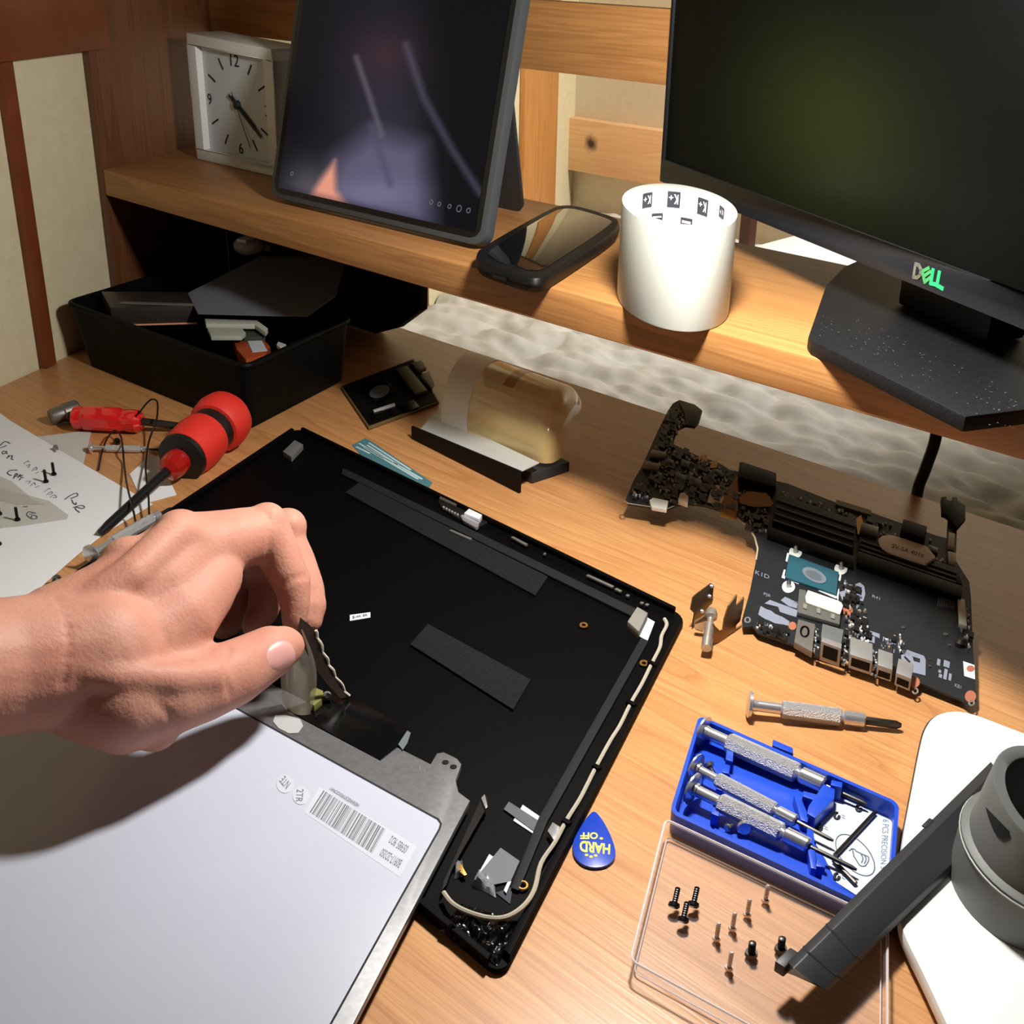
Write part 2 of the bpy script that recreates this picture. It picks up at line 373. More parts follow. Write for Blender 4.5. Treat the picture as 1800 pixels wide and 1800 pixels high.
mb = MB(); mb.prism([Vector((p.x, p.y, BEDZ - .201)) for p in q], [Vector((p.x, p.y, BEDZ - .30)) for p in q]); mb.obj('bed_frame', M_dkwood, bed, bevel=.003)
for p, ux, uy in ((q[0], 1, 1), (q[1], -1, 1), (q[2], -1, -1), (q[3], 1, -1)):
    c = p + DX * .06 * ux + DY * .06 * uy; mb = MB(); mb.beam(Vector((c.x, c.y, BEDZ - .301)), Vector((c.x, c.y, ZF)), .06, .06, DX); mb.obj('leg', M_dkwood, bed, bevel=.002)
# quilted pad lying on the mattress: puffed tufts in rows along the bed
rows = []; nu, nv = 320, 170
for i in range(nv + 1):
    r = []
    for j in range(nu + 1):
        u, v = j / nu, i / nv; p = b0.lerp(b1, v) + DX * (bedlen * .9 * u)
        s, t = u * bedlen * .9, v * (b1 - b0).length
        h = 0.5 + 0.5 * noise.noise(Vector((s * 9 + 2 * noise.noise(Vector((s * 3, t * 3, 4))), t * 15, .3)))
        h2 = noise.noise(Vector((s * 24, t * 34, 1.7)))
        row = abs(math.sin(t * 33 + 1.6 * noise.noise(Vector((s * 4, t * 2, 9)))))
        h3 = abs(noise.noise(Vector((s * 8 + 3, t * 15, 6)))) ** .8
        z = BEDZ - .013 + .020 * h + .008 * h2 + .014 * row ** .6 + .020 * h3
        ed = min(u, v, 1 - v) ; z -= .012 * max(0, 1 - ed / .02)
        r.append(Vector((p.x, p.y, max(z, BEDZ - .0145))))
    rows.append(r)
M_quilt = mat('quilt_cotton', (214, 213, 210), 0.95, mott=((196, 190, 180), 7, 0.25), bump=(600, 0.2))
mb = MB(); mb.grid(rows); mb.obj('quilted_pad', M_quilt, label='off white quilted bed pad with puffy tufts seen below the shelf', cat='bed pad', ang=180)
def pillow(c, rx, ry, rz, ang):
    mb = MB(); nu, nv = 40, 24; vs = []
    for i in range(nv + 1):
        ph = -math.pi / 2 + math.pi * i / nv; r = []
        for j in range(nu):
            th = 2 * math.pi * j / nu; e = .45; sg = lambda x, k: math.copysign(abs(x) ** k, x)
            x, y, z = sg(math.cos(ph), .55) * sg(math.cos(th), e) * rx, sg(math.cos(ph), .55) * sg(math.sin(th), e) * ry, math.sin(ph) * rz
            z += .008 * noise.noise(Vector((x * 9, y * 9, 3)))
            ca, sa = math.cos(ang), math.sin(ang); r.append(c + Vector((x * ca - y * sa, x * sa + y * ca, z)))
        r.append(r[0]); vs.append(r)
    mb.grid(vs); return mb
pc = G(1440, 452, BEDZ + .10)
pillow(Vector((pc.x + .06, pc.y - .10, BEDZ + .085)), .26, .30, .05, math.radians(ANG)).obj('pillow', M_sheet, label='plain white pillow on the bed behind the monitor stand', cat='pillow', ang=180)
bp = G(1311, 446, BEDZ + .02)
mb = MB(); mb.beam(Vector((bp.x, bp.y, BEDZ + .03)), Vector((bp.x, bp.y, BEDZ + .22)), .030, .03, DX)
mb.obj('wooden_post', M_dkwood, label='short dark brown wooden post rising from the bed behind the tape roll', cat='post', bevel=.003)
# pine plank on the back wall
wp = Vector((BW.x, BW.y, 0)) - DN * .045
ptl, pbl = onp(987, 205, wp, DN), onp(985, 296, wp, DN)
d_ = DX * 1.5; kn = onp(1039, 252, wp, DN)
M_plank = wood('plank_pine', (246, 206, 158), (232, 182, 130), ANG, 0.55, 0.5, knots=[(tuple(kn), 0.022)])
mb = MB(); mb.prism([pbl, pbl + d_, Vector((ptl.x, ptl.y, ptl.z)) + d_, ptl], [p + DN * .0445 for p in (pbl, pbl + d_, ptl + d_, ptl)])
mb.obj('wall_plank', M_plank, label='pale pine plank with a dark knot fixed along the beige back wall', cat='plank', bevel=.003)
# ================================================================ things on the shelf
ZS = ZS1 + .0004
def vplane(a, b): return (b - a).cross(ZUP).normalized()
def pxpoly(pts, p0, n): return [onp(x, y, p0, n) for x, y in pts]
def ribbon(mb, pts, w, nrm, th, k=0):                   # flat stroke of width w lying on a plane with normal nrm
    pts = [Vector(p) for p in pts]
    for a, b in zip(pts[:-1], pts[1:]):
        d = (b - a).normalized(); s = d.cross(nrm).normalized() * w / 2; a2, b2 = a - d * w * .35, b + d * w * .35
        mb.prism([a2 - s + nrm * th, b2 - s + nrm * th, b2 + s + nrm * th, a2 + s + nrm * th], [a2 - s, b2 - s, b2 + s, a2 + s], k)
def rrect(u0, u1, v0, v1, ru, rv, n=5):
    out = []
    for cx, cy, a0 in ((u1 - ru, v0 + rv, -90), (u1 - ru, v1 - rv, 0), (u0 + ru, v1 - rv, 90), (u0 + ru, v0 + rv, 180)):
        for i in range(n + 1):
            a = math.radians(a0 + 90 * i / n); out.append((cx + ru * math.cos(a), cy + rv * math.sin(a)))
    return out
# ---- clock
bl, br = G(351, 279, ZS), G(495, 312, ZS); tl, tr = rise(bl, 57), rise(br, 86)
fn = (br - bl).cross(ZUP).normalized()
if fn.y > 0: fn = -fn
face = Quad(bl, br, tr, tl, fn)
M_cw = mat('clock_white', (216, 218, 216), 0.45); M_cf = mat('clock_face', (198, 207, 212), 0.6); M_hand = mat('clock_hand', (34, 48, 46), 0.4)
clock = thing('clock', 'square white analogue clock with black numerals on the left end of the shelf', 'clock', (bl + br) / 2)
mb = MB(); w = .115
face.bx(mb, 0, 1, 0, .09, -.05, .004); face.bx(mb, 0, 1, .91, 1, -.05, .004); face.bx(mb, 0, .10, .09, .91, -.05, .004); face.bx(mb, .90, 1, .09, .91, -.05, .004)
face.bx(mb, .10, .90, .09, .91, -.05, -.006); mb.obj('case', M_cw, clock, bevel=.0012)
mb = MB(); mb.add(face.rect(.10, .90, .09, .91, -.0055), [(0, 1, 2, 3)]); mb.obj('dial', M_cf, clock)
for i in range(12):
    if i % 3:
        mb = MB()
        a = math.radians(30 * i); s, c = math.sin(a), math.cos(a)
        p, q = face.at(.5 + .30 * s, .5 + .30 * c, -.005), face.at(.5 + .385 * s, .5 + .385 * c, -.005); ribbon(mb, [p, q], .0022, fn, .0003); mb.obj('tick_mark', M_ink, clock)
for t, u, v, wu in (('12', .5, .845, .10), ('3', .845, .5, .05), ('6', .5, .155, .05), ('9', .155, .5, .05)):
    mb = MB(); q = Quad(*face.rect(u - wu / 2, u + wu / 2, v - .045, v + .045, -.005), n=fn); text_on(mb, t, q); mb.obj('numeral', M_ink, clock)
c = (.5, .5)
for nm, du, dv, wd, lift in (('hour_hand', .185, -.15, .0065, .0005), ('minute_hand', .264, -.214, .0035, .0015), ('second_hand', .139, -.316, .0012, .0025)):
    mb = MB(); ribbon(mb, [face.at(.5 - du * .3, .5 - dv * .3, -.0045 + lift), face.at(.5 + du, .5 + dv, -.0045 + lift)], wd, fn, .0004); mb.obj(nm, M_hand, clock)
mb = MB(); mb.lathe(face.at(.5, .5, -.0055), face.at(.5, .5, -.001), [(0, .006), (1, .005)], 14); mb.obj('hub', M_hand, clock)
# ---- tablet with kickstand cover
bl, br = G(475, 347, ZS + .0042), G(851, 437, ZS + .0042); b_ = (br - bl).normalized(); nb = ZUP.cross(b_).normalized()
if nb.y < 0: nb = -nb
th = math.radians(21); upv = nb * math.sin(th) + ZUP * math.cos(th); pn = b_.cross(upv).normalized()
if pn.y > 0: pn = -pn
tl, tr = onp(532, -70, bl, pn), onp(930, -70, bl, pn)
tq = Quad(bl, br, tr, tl, pn)
tablet = thing('tablet', 'large tablet in a dark grey case with lit screen, leaning on its kickstand', 'tablet', (bl + br) / 2)
M_case = mat('tablet_case', (58, 62, 64), 0.6)
mb = MB(); tq.poly(mb, rrect(0, 1, 0.004, 1, .055, .05), -.011, .0008); mb.obj('case', M_case, tablet, bevel=.0008)
mb = MB(); tq.poly(mb, rrect(.018, .978, .026, .982, .045, .042), .0009, .0013); mb.obj('bezel', mat('tablet_glass', (6, 6, 8), 0.25), tablet)
def seg_d(X, Y, pts):
    best = 1e9
    for (x0, y0), (x1, y1) in zip(pts[:-1], pts[1:]):
        dx, dy = x1 - x0, y1 - y0; t = max(0, min(1, ((X - x0) * dx + (Y - y0) * dy) / (dx * dx + dy * dy)))
        best = min(best, math.hypot(X - x0 - t * dx, Y - y0 - t * dy))
    return best
def in_poly(X, Y, P):
    r = False; j = len(P) - 1
    for i in range(len(P)):
        if (P[i][1] > Y) != (P[j][1] > Y) and X < (P[j][0] - P[i][0]) * (Y - P[i][1]) / (P[j][1] - P[i][1]) + P[i][0]: r = not r
        j = i
    return r
def soft(X, Y, P, s):
    d = seg_d(X, Y, P + P[:1]); d = d if in_poly(X, Y, P) else -d
    return max(0, min(1, .5 + d / s))
def tab_img(x, y):                                      # the dim picture the tablet shows
    X, Y = (x - 450) * 3.6, (y - 90) * 3.6
    g = math.exp(-((X - 790 - .02 * Y) / 330) ** 2); c = [20 + 44 * g * (.45 + .55 * Y / 1000), 19 + 40 * g * (.45 + .55 * Y / 1000), 25 + 52 * g * (.45 + .55 * Y / 1000)]
    def mix(col, k):
        for i in range(3): c[i] += (col[i] - c[i]) * k
    mix((11, 11, 18), max(0, min(1, (X - 1000) / 260)) * .9)
    mix((88, 52, 62), .45 * math.exp(-((X - 820) / 220) ** 2 - ((Y - 20) / 170) ** 2))
    mix((104, 98, 108), .8 * math.exp(-((X - 330) / 170) ** 2 - ((Y - 880) / 190) ** 2))
    mix((108, 106, 134), .85 * soft(X, Y, [(730, 510), (1060, 590), (1120, 1150), (430, 960), (500, 680)], 190))
    mix((134, 132, 164), .6 * math.exp(-((X - 760) / 260) ** 2 - ((Y - 900) / 90) ** 2))
    mix((84, 82, 108), .75 * max(0, 1 - seg_d(X, Y, [(730, 470), (790, 660), (850, 840)]) / 38))
    mix((246, 164, 138), soft(X, Y, [(300, 990), (410, 810), (500, 690), (505, 880), (600, 1010)], 50))
    mix((108, 102, 112), .8 * max(0, 1 - seg_d(X, Y, [(635, 40), (720, 290), (795, 530)]) / 32))
    mix((86, 84, 104), .75 * max(0, 1 - seg_d(X, Y, [(950, -40), (1060, 290), (1240, 620), (1420, 900)]) / 42))
    mix((30, 28, 40), .5 * soft(X, Y, [(180, 860), (480, 930), (1420, 1160), (1400, 1190), (180, 930)], 60))
    return [max(0, v) for v in c]
nu, nv = 110, 120; rows = [[tq.at(.040 + .918 * j / nu, .048 + .915 * i / nv, .0016) for j in range(nu + 1)] for i in range(nv + 1)]
mb = MB(); mb.grid(rows); scr = mb.obj('screen', vcol_emit('tablet_screen', .85, 0.25, (3, 3, 4), .1), tablet)
at = scr.data.color_attributes.new('glow', 'FLOAT_COLOR', 'POINT')
for v in scr.data.vertices: at.data[v.index].color = lin(tab_img(*proj(v.co + BASE[tablet.name]))) + (1,)
for i, (X, Y, r) in enumerate(((1110, 955, 14), (1160, 968, 13), (1225, 982, 13), (1285, 996, 20), (1345, 1008, 15), (228, 775, 13))):
    p = onp(450 + X / 3.6, 90 + Y / 3.6, bl + pn * .0019, pn); pts = [p + (b_ * math.cos(a) + upv * math.sin(a)) * r * .00016 for a in [k * math.pi / 4 for k in range(9)]]
    mb = MB(); ribbon(mb, pts, .0009, pn, .0002); mb.obj('screen_icon', mat('icon_grey', (20, 20, 24), .5, emit=(150, 150, 165), estr=.35), scr)
fr = G(921, 372, ZS + .001); tr_ = onp(896, 120, bl - pn * .013, pn); sh = b_ * .115
flap = Quad(fr - sh, fr, tr_, tr_ - sh); 
mb = MB(); flap.poly(mb, rrect(0, 1, 0.0, 1, .10, .06), -.002, .002); mb.obj('kickstand', mat('kickstand_grey', (50, 52, 54), 0.6), tablet, bevel=.0006)
# ---- phone
zt = ZS + .0145
top = [(837, 446), (845, 434), (968, 365), (988, 360), (1015, 361), (1082, 381), (1090, 391), (1080, 408), (972, 478), (952, 488), (925, 487), (855, 464), (840, 456)]
cxy = G(965, 424, ZS)
phone = thing('smartphone', 'black smartphone in a chunky black case lying by the white tape roll', 'phone', cxy)
top = soften(top); tp = Gs(top, zt); cen = sum(tp, Vector()) / len(tp)
mid = [Vector((cen.x + (p.x - cen.x) * 1.02, cen.y + (p.y - cen.y) * 1.02, (zt + ZS) / 2)) for p in tp]; bot = [Vector((cen.x + (p.x - cen.x) * .97, cen.y + (p.y - cen.y) * .97, ZS)) for p in tp]
mb = MB(); mb.prism(tp, mid); mb.f.pop(1); mb.m.pop(1); k = len(mb.v); mb.add(mid + bot, [tuple(range(2 * len(tp) - 1, len(tp) - 1, -1))] + [(i, i + len(tp), (i + 1) % len(tp) + len(tp), (i + 1) % len(tp)) for i in range(len(tp))])
mb.obj('case', mat('phone_case', (9, 9, 10), 0.5, spec=.3), phone, bevel=.0022, seg=3, ang=50)
gl = [(852, 442), (972, 371), (990, 366), (1014, 367), (1072, 385), (1078, 393), (962, 469), (945, 476), (928, 475), (862, 456)]
mb = MB(); mb.slab(soften(gl), zt - .001, zt + .0006); mb.obj('screen', mat('phone_glass', (5, 5, 6), 0.03, spec=.6, coat=.3), phone, bevel=.0003)
mb = MB(); p = G(878, 490, ZS + .006); mb.beam(G(868, 484, ZS + .008), G(893, 491, ZS + .008), .004, .003); mb.obj('charging_port', mat('port_black', (4, 4, 4), .3), phone)
# ---- tape roll
tb = G(1187, 531, ZS); ztop = rise(tb, 363).z
def ell(a, p, q, t, cx=1195, cy=363): return (cx + a * math.cos(t), cy + p * math.cos(t) + q * math.sin(t))
tape = thing('tape_roll', 'big roll of white masking tape standing on end beside the phone', 'tape', (tb.x, tb.y, ZS))
N = 72; ts = [2 * math.pi * i / N for i in range(N)]
O = [G(*ell(102, 13, 39, t), ztop) for t in ts]; I = [G(*ell(86, 11.2, 30.5, t), ztop) for t in ts]; I2 = [G(*ell(83, 11, 28.8, t), ztop) for t in ts]
dn = lambda P, z: [Vector((p.x, p.y, z)) for p in P]
def ring(mb, A, B, z0, z1):
    n = len(A); mb.add(dn(A, z1) + dn(B, z1) + dn(A, z0) + dn(B, z0), [f for i in range(n) for j in [(i + 1) % n] for f in ((i, j, n + j, n + i), (2 * n + i, 3 * n + i, 3 * n + j, 2 * n + j), (i, 2 * n + i, 2 * n + j, j), (n + i, n + j, 3 * n + j, 3 * n + i))]); return mb
ring(MB(), O, I, ZS, ztop).obj('tape_winding', mat('masking_tape', (190, 193, 184), 0.6, sss=.1, bump=(200, .05)), tape, bevel=.0012, ang=40)
ring(MB(), I, I2, ZS, ztop - .0008).obj('cardboard_core', mat('core_paper', (226, 228, 232), 0.6), tape, ang=40)
M_print = mat('print_dark', (44, 46, 56), 0.6); M_pw = mat('print_white', (235, 236, 240), 0.6)
def core_pt(x, dy_):
    t = -math.acos(max(-1, min(1, (x - 1195) / 83))); p = G(*ell(82.2, 10.9, 28.4, t), ztop); q = rise(p, proj(p)[1] + dy_); return Vector((p.x, p.y, min(q.z, ztop - .0012)))
for x0, x1, d0, d1, full in ((1130, 1147, 4, 30, 1), (1174, 1197, 3, 31, 1), (1228, 1246, 5, 34, 1), (1266, 1274, 2, 22, 1), (1148, 1168, 42, 66, 0), (1200, 1221, 46, 72, 0)):
    n = 5; xs = [x0 + (x1 - x0) * i / n for i in range(n + 1)]
    mb = MB(); mb.grid([[core_pt(x, d1) for x in xs], [core_pt(x, d0) for x in xs]]); pr = mb.obj('printed_mark', M_print, tape)
    inset = lambda x, d: core_pt(x, d) + (EYE - core_pt(x, d)).normalized() * .0009
    w = x1 - x0
    mb = MB()
    if full:
        q = Quad(inset(x1 - .15 * w, d0 + 5), inset(x0 + .5 * w, d0 + 5), inset(x0 + .5 * w, d1 - 6), inset(x1 - .15 * w, d1 - 6)); text_on(mb, 'K', q, .0, bold=.03)
        q = Quad(inset(x0 + .45 * w, d0 + 7), inset(x0 + .12 * w, d0 + 7), inset(x0 + .12 * w, d0 + 15), inset(x0 + .45 * w, d0 + 15)); text_on(mb, '+', q, .0, bold=.02)
    else: mb.add([inset(x0 + .12 * w, d1 - 16), inset(x1 - .12 * w, d1 - 16), inset(x1 - .12 * w, d0 + 5), inset(x0 + .12 * w, d0 + 5)], [(0, 1, 2, 3)])
    mb.obj('printed_letter', M_pw if full else mat('print_pink', (196, 170, 172), .6), pr)
# ---- monitor
MZ = .267
ma, mz_ = G(1162, 318, MZ), G(1800, 578, MZ); md = (mz_ - ma).normalized(); mn = md.cross(ZUP).normalized()
if mn.x > 0: mn = -mn                                   # faces the desk
mw = 1.0
mon = thing('monitor', 'black computer monitor standing on the right part of the shelf', 'monitor', G(1660, 640, ZS))
M_mon = mat('monitor_bezel', (26, 29, 33), 0.42); M_monb = mat('monitor_back', (16, 16, 17), 0.5)
sb0 = onp(1168, 277, ma, mn); sb1 = onp(1800, 519, ma, mn); hb = (sb0.z + sb1.z) / 2 - MZ
MH = .42
mq = Quad(ma, ma + md * mw, ma + md * mw + ZUP * MH, ma + ZUP * MH, mn)
ub = .0045; vb = hb / MH
mb = MB(); mq.bx(mb, 0, 1, 0, vb, -.012, .0015); mq.bx(mb, 0, 1, .98, 1, -.012, .0015); mq.bx(mb, 0, ub, vb, .98, -.012, .0015); mq.bx(mb, 1 - ub, 1, vb, .98, -.012, .0015)
mb.obj('bezel', M_mon, mon, bevel=.0012)
mb = MB(); mq.bx(mb, .004, .996, .006, .994, -.040, -.0125); mb.obj('rear_housing', M_monb, mon, bevel=.004)
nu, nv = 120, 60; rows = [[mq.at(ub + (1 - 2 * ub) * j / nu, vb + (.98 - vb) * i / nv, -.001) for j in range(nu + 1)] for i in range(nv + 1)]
mb = MB(); mb.grid(rows); scr = mb.obj('screen', vcol_emit('monitor_painted_reflection', 1.0, 0.35, (3, 3, 3), .08), mon)  # olive room reflection painted into the screen as emission
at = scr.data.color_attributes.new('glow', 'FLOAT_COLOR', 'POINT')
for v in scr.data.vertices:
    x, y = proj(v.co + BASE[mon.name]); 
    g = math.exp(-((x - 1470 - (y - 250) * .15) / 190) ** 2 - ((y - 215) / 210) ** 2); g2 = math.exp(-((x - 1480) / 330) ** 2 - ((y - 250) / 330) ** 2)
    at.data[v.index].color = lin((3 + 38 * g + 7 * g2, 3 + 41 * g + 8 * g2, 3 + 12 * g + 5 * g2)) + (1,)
zp = lambda X, Y: onp(1560 + X / 12.857, 440 + Y / 12.857, ma + mn * .0016, mn)
M_lg = mat('logo_grey', (120, 118, 108), .4, .4); M_le = mat('logo_pale_sheen', (30, 80, 44), .4, emit=(110, 225, 130), estr=.7); M_ll = mat('logo_green_sheen', (16, 70, 36), .4, emit=(60, 250, 150), estr=1.0)  # green reflection on the letters painted in as emission
mb = MB(); ribbon(mb, [zp(*p) for p in ((600, 605), (645, 312), (720, 340), (765, 440), (748, 555), (690, 618), (600, 605))], .0026, mn, .0006); lgo = mb.obj('logo', M_lg, mon, bevel=0)
mb = MB()
for pts in (((935, 400), (795, 475), (850, 715), (990, 600)), ((820, 590), (970, 485))): ribbon(mb, [zp(*p) for p in pts], .0024, mn, .0006)
mb.obj('logo_letter', M_le, lgo)
for pts in (((1038, 440), (985, 745), (1110, 775)), ((1180, 492), (1125, 790), (1248, 862))):
    mb = MB(); ribbon(mb, [zp(*p) for p in pts], .0028, mn, .0006); mb.obj('logo_letter', M_ll, lgo)
bt = [(1421, 590), (1427, 598), (1697, 732), (1830, 716), (1960, 640), (1700, 468), (1520, 452), (1484, 468), (1452, 500)]
mb = MB(); mb.slab(bt, ZS, ZS + .011); mb.obj('stand_base', mat('stand_dusty', (13, 14, 16), 0.55, spec=.25, mott=((18, 19, 22), 180, .12), bump=(900, .3)), mon, bevel=.002)
nc = G(1730, 560, ZS + .011); nd = (nc - ma).dot(mn); npos = Vector((nc.x, nc.y, 0)) - mn * (nd + .065)
mb = MB(); mb.beam(Vector((npos.x, npos.y, ZS + .0112)), Vector((npos.x, npos.y, ZS + .24)), .11, .035, mn); mb.obj('stand_neck', M_monb, mon, bevel=.004)
# dust specks on the base, too small to pick apart
mb = MB(); rnd = random.Random(3)
for i in range(150):
    x = rnd.uniform(1440, 1790); y0 = 594 + (x - 1425) * .507; y = rnd.uniform(y0 - 120, y0 - 6); p = G(x, y, ZS + .0111)
    if (p - ma).dot(mn) < .004: continue
    r = rnd.uniform(.0002, .0005); mb.box(p, Vector((r, 0, 0)), Vector((0, r * 1.6, 0)), Vector((0, 0, .0001)))
mb.obj('dust', mat('dust_grey', (62, 64, 68), .9), mon, kind='stuff')
# ---- cable hanging behind the desk
cp = dl + DN * .014
mb = MB(); mb.tube(smooth_path([onp(x, y, cp, DN) for x, y in ((1664, 690), (1650, 740), (1642, 780), (1626, 826), (1612, 868), (1604, 960))], 6), .0058, 10)
mb.obj('power_cable', M_black, label='thick black cable hanging from the shelf down behind the desk edge', cat='cable')
# ================================================================ laptop lid lying open side up
def P(s, z, ox=0.0, oy=0.0, k=1.0): return [G(ox + x * k, oy + y * k, z) for x, y in s]
def part_slab(name, pts, z0, z1, m, par, bevel=0.0, label=None, **kw):
    mb = MB(); mb.slab(pts, z0, z1); return mb.obj(name, m, par, bevel=bevel, label=label, **kw)
def Z(pts, ox, oy, k): return [(ox + x / k, oy + y / k) for x, y in pts]       # crop coordinates -> picture coordinates
M_lid = mat('lid_black', (4, 4, 5), 0.6, spec=.06); M_foam = mat('foam_grey', (24, 25, 27), 0.95, spec=.1, mott=((32, 33, 36), 350, .15))
M_strip = mat('gasket_grey', (22, 24, 27), 0.7, spec=.3); M_gloss = mat('gloss_black', (6, 6, 7), 0.3, spec=.25)
zr = .009; A_, B_, C_ = G(522, 745, zr), G(1207, 1075, zr), G(882, 1707, zr); D_ = A_ + C_ - B_
lid = thing('laptop_lid', 'black laptop lid shell lying upside down, with foam pads and a cable along one edge', 'laptop lid', Vector(((A_.x + C_.x) / 2, (A_.y + C_.y) / 2, .001)))
lq = Quad(D_, C_, B_, A_, ZUP); low = lambda pts, z: [Vector((p.x, p.y, z)) for p in pts]
out = [lq.at(u, v) for u, v in rrect(0, 1, 0, 1, .022, .03)]
mb = MB(); mb.prism(low(out, .0045), low(out, .001)); mb.obj('lid_panel', M_lid, lid, bevel=.0008)
def rim(name, u0, u1, v0, v1, z1=zr):
    mb = MB(); lq.bx(mb, u0, u1, v0, v1, .0046 - zr, z1 - zr); return mb.obj(name, M_lid, lid, bevel=.0010)
rim('rim', .02, .98, .988, 1.0); rim('rim', .990, 1.0, .03, .97); rim('rim', 0, .010, .03, .97); rim('rim', .02, .98, 0, .012)
part_slab('gasket', [(600, 832), (603, 822), (1119, 1070), (1114, 1084)], .0046, .007, M_strip, lid, .0006)
part_slab('gasket', [(1127, 1120), (1140, 1126), (962, 1444), (912, 1565), (898, 1560), (947, 1436)], .0046, .007, M_strip, lid, .0006)
part_slab('foam_pad', [(607, 865), (631, 848), (963, 1013), (941, 1046)], .0046, .0066, M_foam, lid, .0005, 'long dark grey foam pad')
part_slab('foam_pad', [(721, 1132), (752, 1096), (933, 1194), (902, 1247)], .0046, .0066, M_foam, lid, .0005, 'short dark grey foam pad')
M_rub = mat('rubber_grey', (128, 124, 116), 0.8)
part_slab('rubber_block', [(1103, 1092), (1120, 1066), (1139, 1077), (1123, 1110)], .0046, .012, M_rub, lid, .0008)
part_slab('rubber_block', [(497, 793), (518, 773), (533, 781), (512, 803)], .0046, .011, mat('rubber_dark', (92, 92, 90), .8), lid, .0008)
M_tapew = mat('tape_white', (205, 208, 216), 0.5); M_tapeg = mat('tape_grey', (92, 94, 98), 0.35)
part_slab('white_tape', [(1124, 1118), (1137, 1085), (1151, 1093), (1138, 1127)], .0046, .0056, M_tapew, lid)
lbl = part_slab('label_sticker', [(615, 1081), (651, 1076), (651, 1085), (615, 1091)], .0046, .0050, M_paper, lid)
mb = MB(); text_on(mb, 'B-4K 8R', GQ((620, 1088), (646, 1083), (646, 1079), (620, 1083), .0051)); mb.obj('label_print', M_ink, lbl)
# webcam board in the top rim
wk = lambda *p: Z(p, 740, 840, 8.18)
wc = part_slab('webcam_board', wk((280, 255), (520, 365), (900, 560), (960, 640), (800, 720), (560, 600), (290, 420), (250, 330)), .0046, .0062, mat('pcb_black', (16, 18, 17), .5), lid, .0003)
part_slab('shield', wk((280, 255), (520, 365), (500, 400), (262, 292)), .0063, .0085, mat('shield_grey', (110, 106, 98), .35, .6), wc, .0003)
part_slab('camera_module', wk((690, 440), (880, 530), (840, 590), (620, 505)), .0063, .0115, mat('module_white', (214, 218, 224), .4), wc, .0004)
part_slab('metal_clip', wk((565, 540), (600, 520), (835, 640), (830, 692), (790, 712), (600, 605)), .0063, .0095, M_chrome, wc, .0005)
for i in range(6): 
    a, b = wk((320 + i * 40, 400 + i * 21), (345 + i * 40, 413 + i * 21)); part_slab('capacitor', [a, (a[0] + 3, a[1] + 1.5), (a[0] + 2, a[1] + 4.5), (a[0] - 1, a[1] + 3)], .0063, .0080, M_rub, wc)
M_clip = mat('clip_steel', (170, 168, 160), .4, .8)
def bar(name, a, b, w, z0, z1, m, par, **kw):
    p, q = G(*a, z1), G(*b, z1); c = (z0 + z1) / 2; mb = MB(); mb.beam(Vector((p.x, p.y, c)), Vector((q.x, q.y, c)), w, z1 - z0); return mb.obj(name, m, par, bevel=min(w, z1 - z0) * .2, **kw)
for a, b in (((791, 931), (828, 947)), ((900, 943), (926, 957)), ((1032, 1010), (1078, 1031)), ((1082, 1034), (1092, 1039)), ((1101, 1045), (1106, 1047)), ((1126, 1058), (1131, 1060)), ((1135, 1061), (1140, 1063)), ((956, 972), (959, 973))):
    bar('metal_clip', a, b, .0028, .0066, .0086, M_clip, lid)
for x, y in ((1132, 1166), (919, 1557), (1026, 1099), (224, 957), (181, 978)):
    p = G(x, y, .0062); mb = MB(); mb.tube([p + Vector((.0026 * math.cos(k * math.pi / 6), .0032 * math.sin(k * math.pi / 6), 0)) for k in range(13)], .0009, 6); mb.obj('brass_insert', M_gold, lid)
pth = [(1168, 1088), (1172, 1099), (1163, 1118), (1160, 1138), (1147, 1164), (1128, 1203), (1110, 1234), (1090, 1275), (1073, 1302), (1049, 1346), (1032, 1380), (1018, 1407), (996, 1442), (976, 1480), (951, 1518), (940, 1562), (922, 1591), (893, 1611), (862, 1614), (824, 1604), (796, 1589), (780, 1569)]
mb = MB(); mb.tube(smooth_path([G(x, y, .0085 if i < 15 else .0085 + .004 * math.sin((i - 14) / 8 * math.pi)) for i, (x, y) in enumerate(pth)], 4), .0015, 7); mb.obj('antenna_cable', mat('cable_cream', (172, 164, 148), .6), lid)
for i in (4, 6, 9, 12): 
    a, b = pth[i], pth[i + 1]; d = (b[0] - a[0], b[1] - a[1]); bar('cable_hook', (a[0] - d[1] * .18, a[1] + d[0] * .18), (a[0] + d[1] * .18, a[1] - d[0] * .18), .0035, .0047, .0112, M_lid, lid)
z3 = lambda *p: Z(p, 700, 1300, 4.5)
part_slab('metal_bracket', z3((1180, 720), (1220, 650), (1285, 690), (1235, 800)), .0046, .0095, M_chrome, lid, .0006)
part_slab('white_tape', z3((965, 550), (985, 515), (1145, 625), (1130, 665)), .0046, .0054, M_tapew, lid)
part_slab('white_tape', z3((910, 640), (925, 615), (1100, 735), (1088, 757)), .0046, .0054, M_tapew, lid)
part_slab('grey_tape', z3((835, 550), (875, 490), (1140, 660), (1100, 740)), .0055, .0060, M_tapeg, lid)
part_slab('white_tape', z3((635, 1055), (720, 905), (757, 930), (700, 1045)), .0046, .0054, M_tapew, lid)
M_clr = mat('clear_tape', (170, 174, 182), 0.2, alpha=.55)
part_slab('grey_tape', z3((640, 1060), (810, 855), (960, 960), (890, 1120), (750, 1148)), .0055, .0060, mat('tape_silver', (112, 115, 120), .3), lid)
part_slab('white_tape', z3((835, 1190), (865, 1125), (895, 1120), (855, 1215)), .0061, .0066, M_tapew, lid)
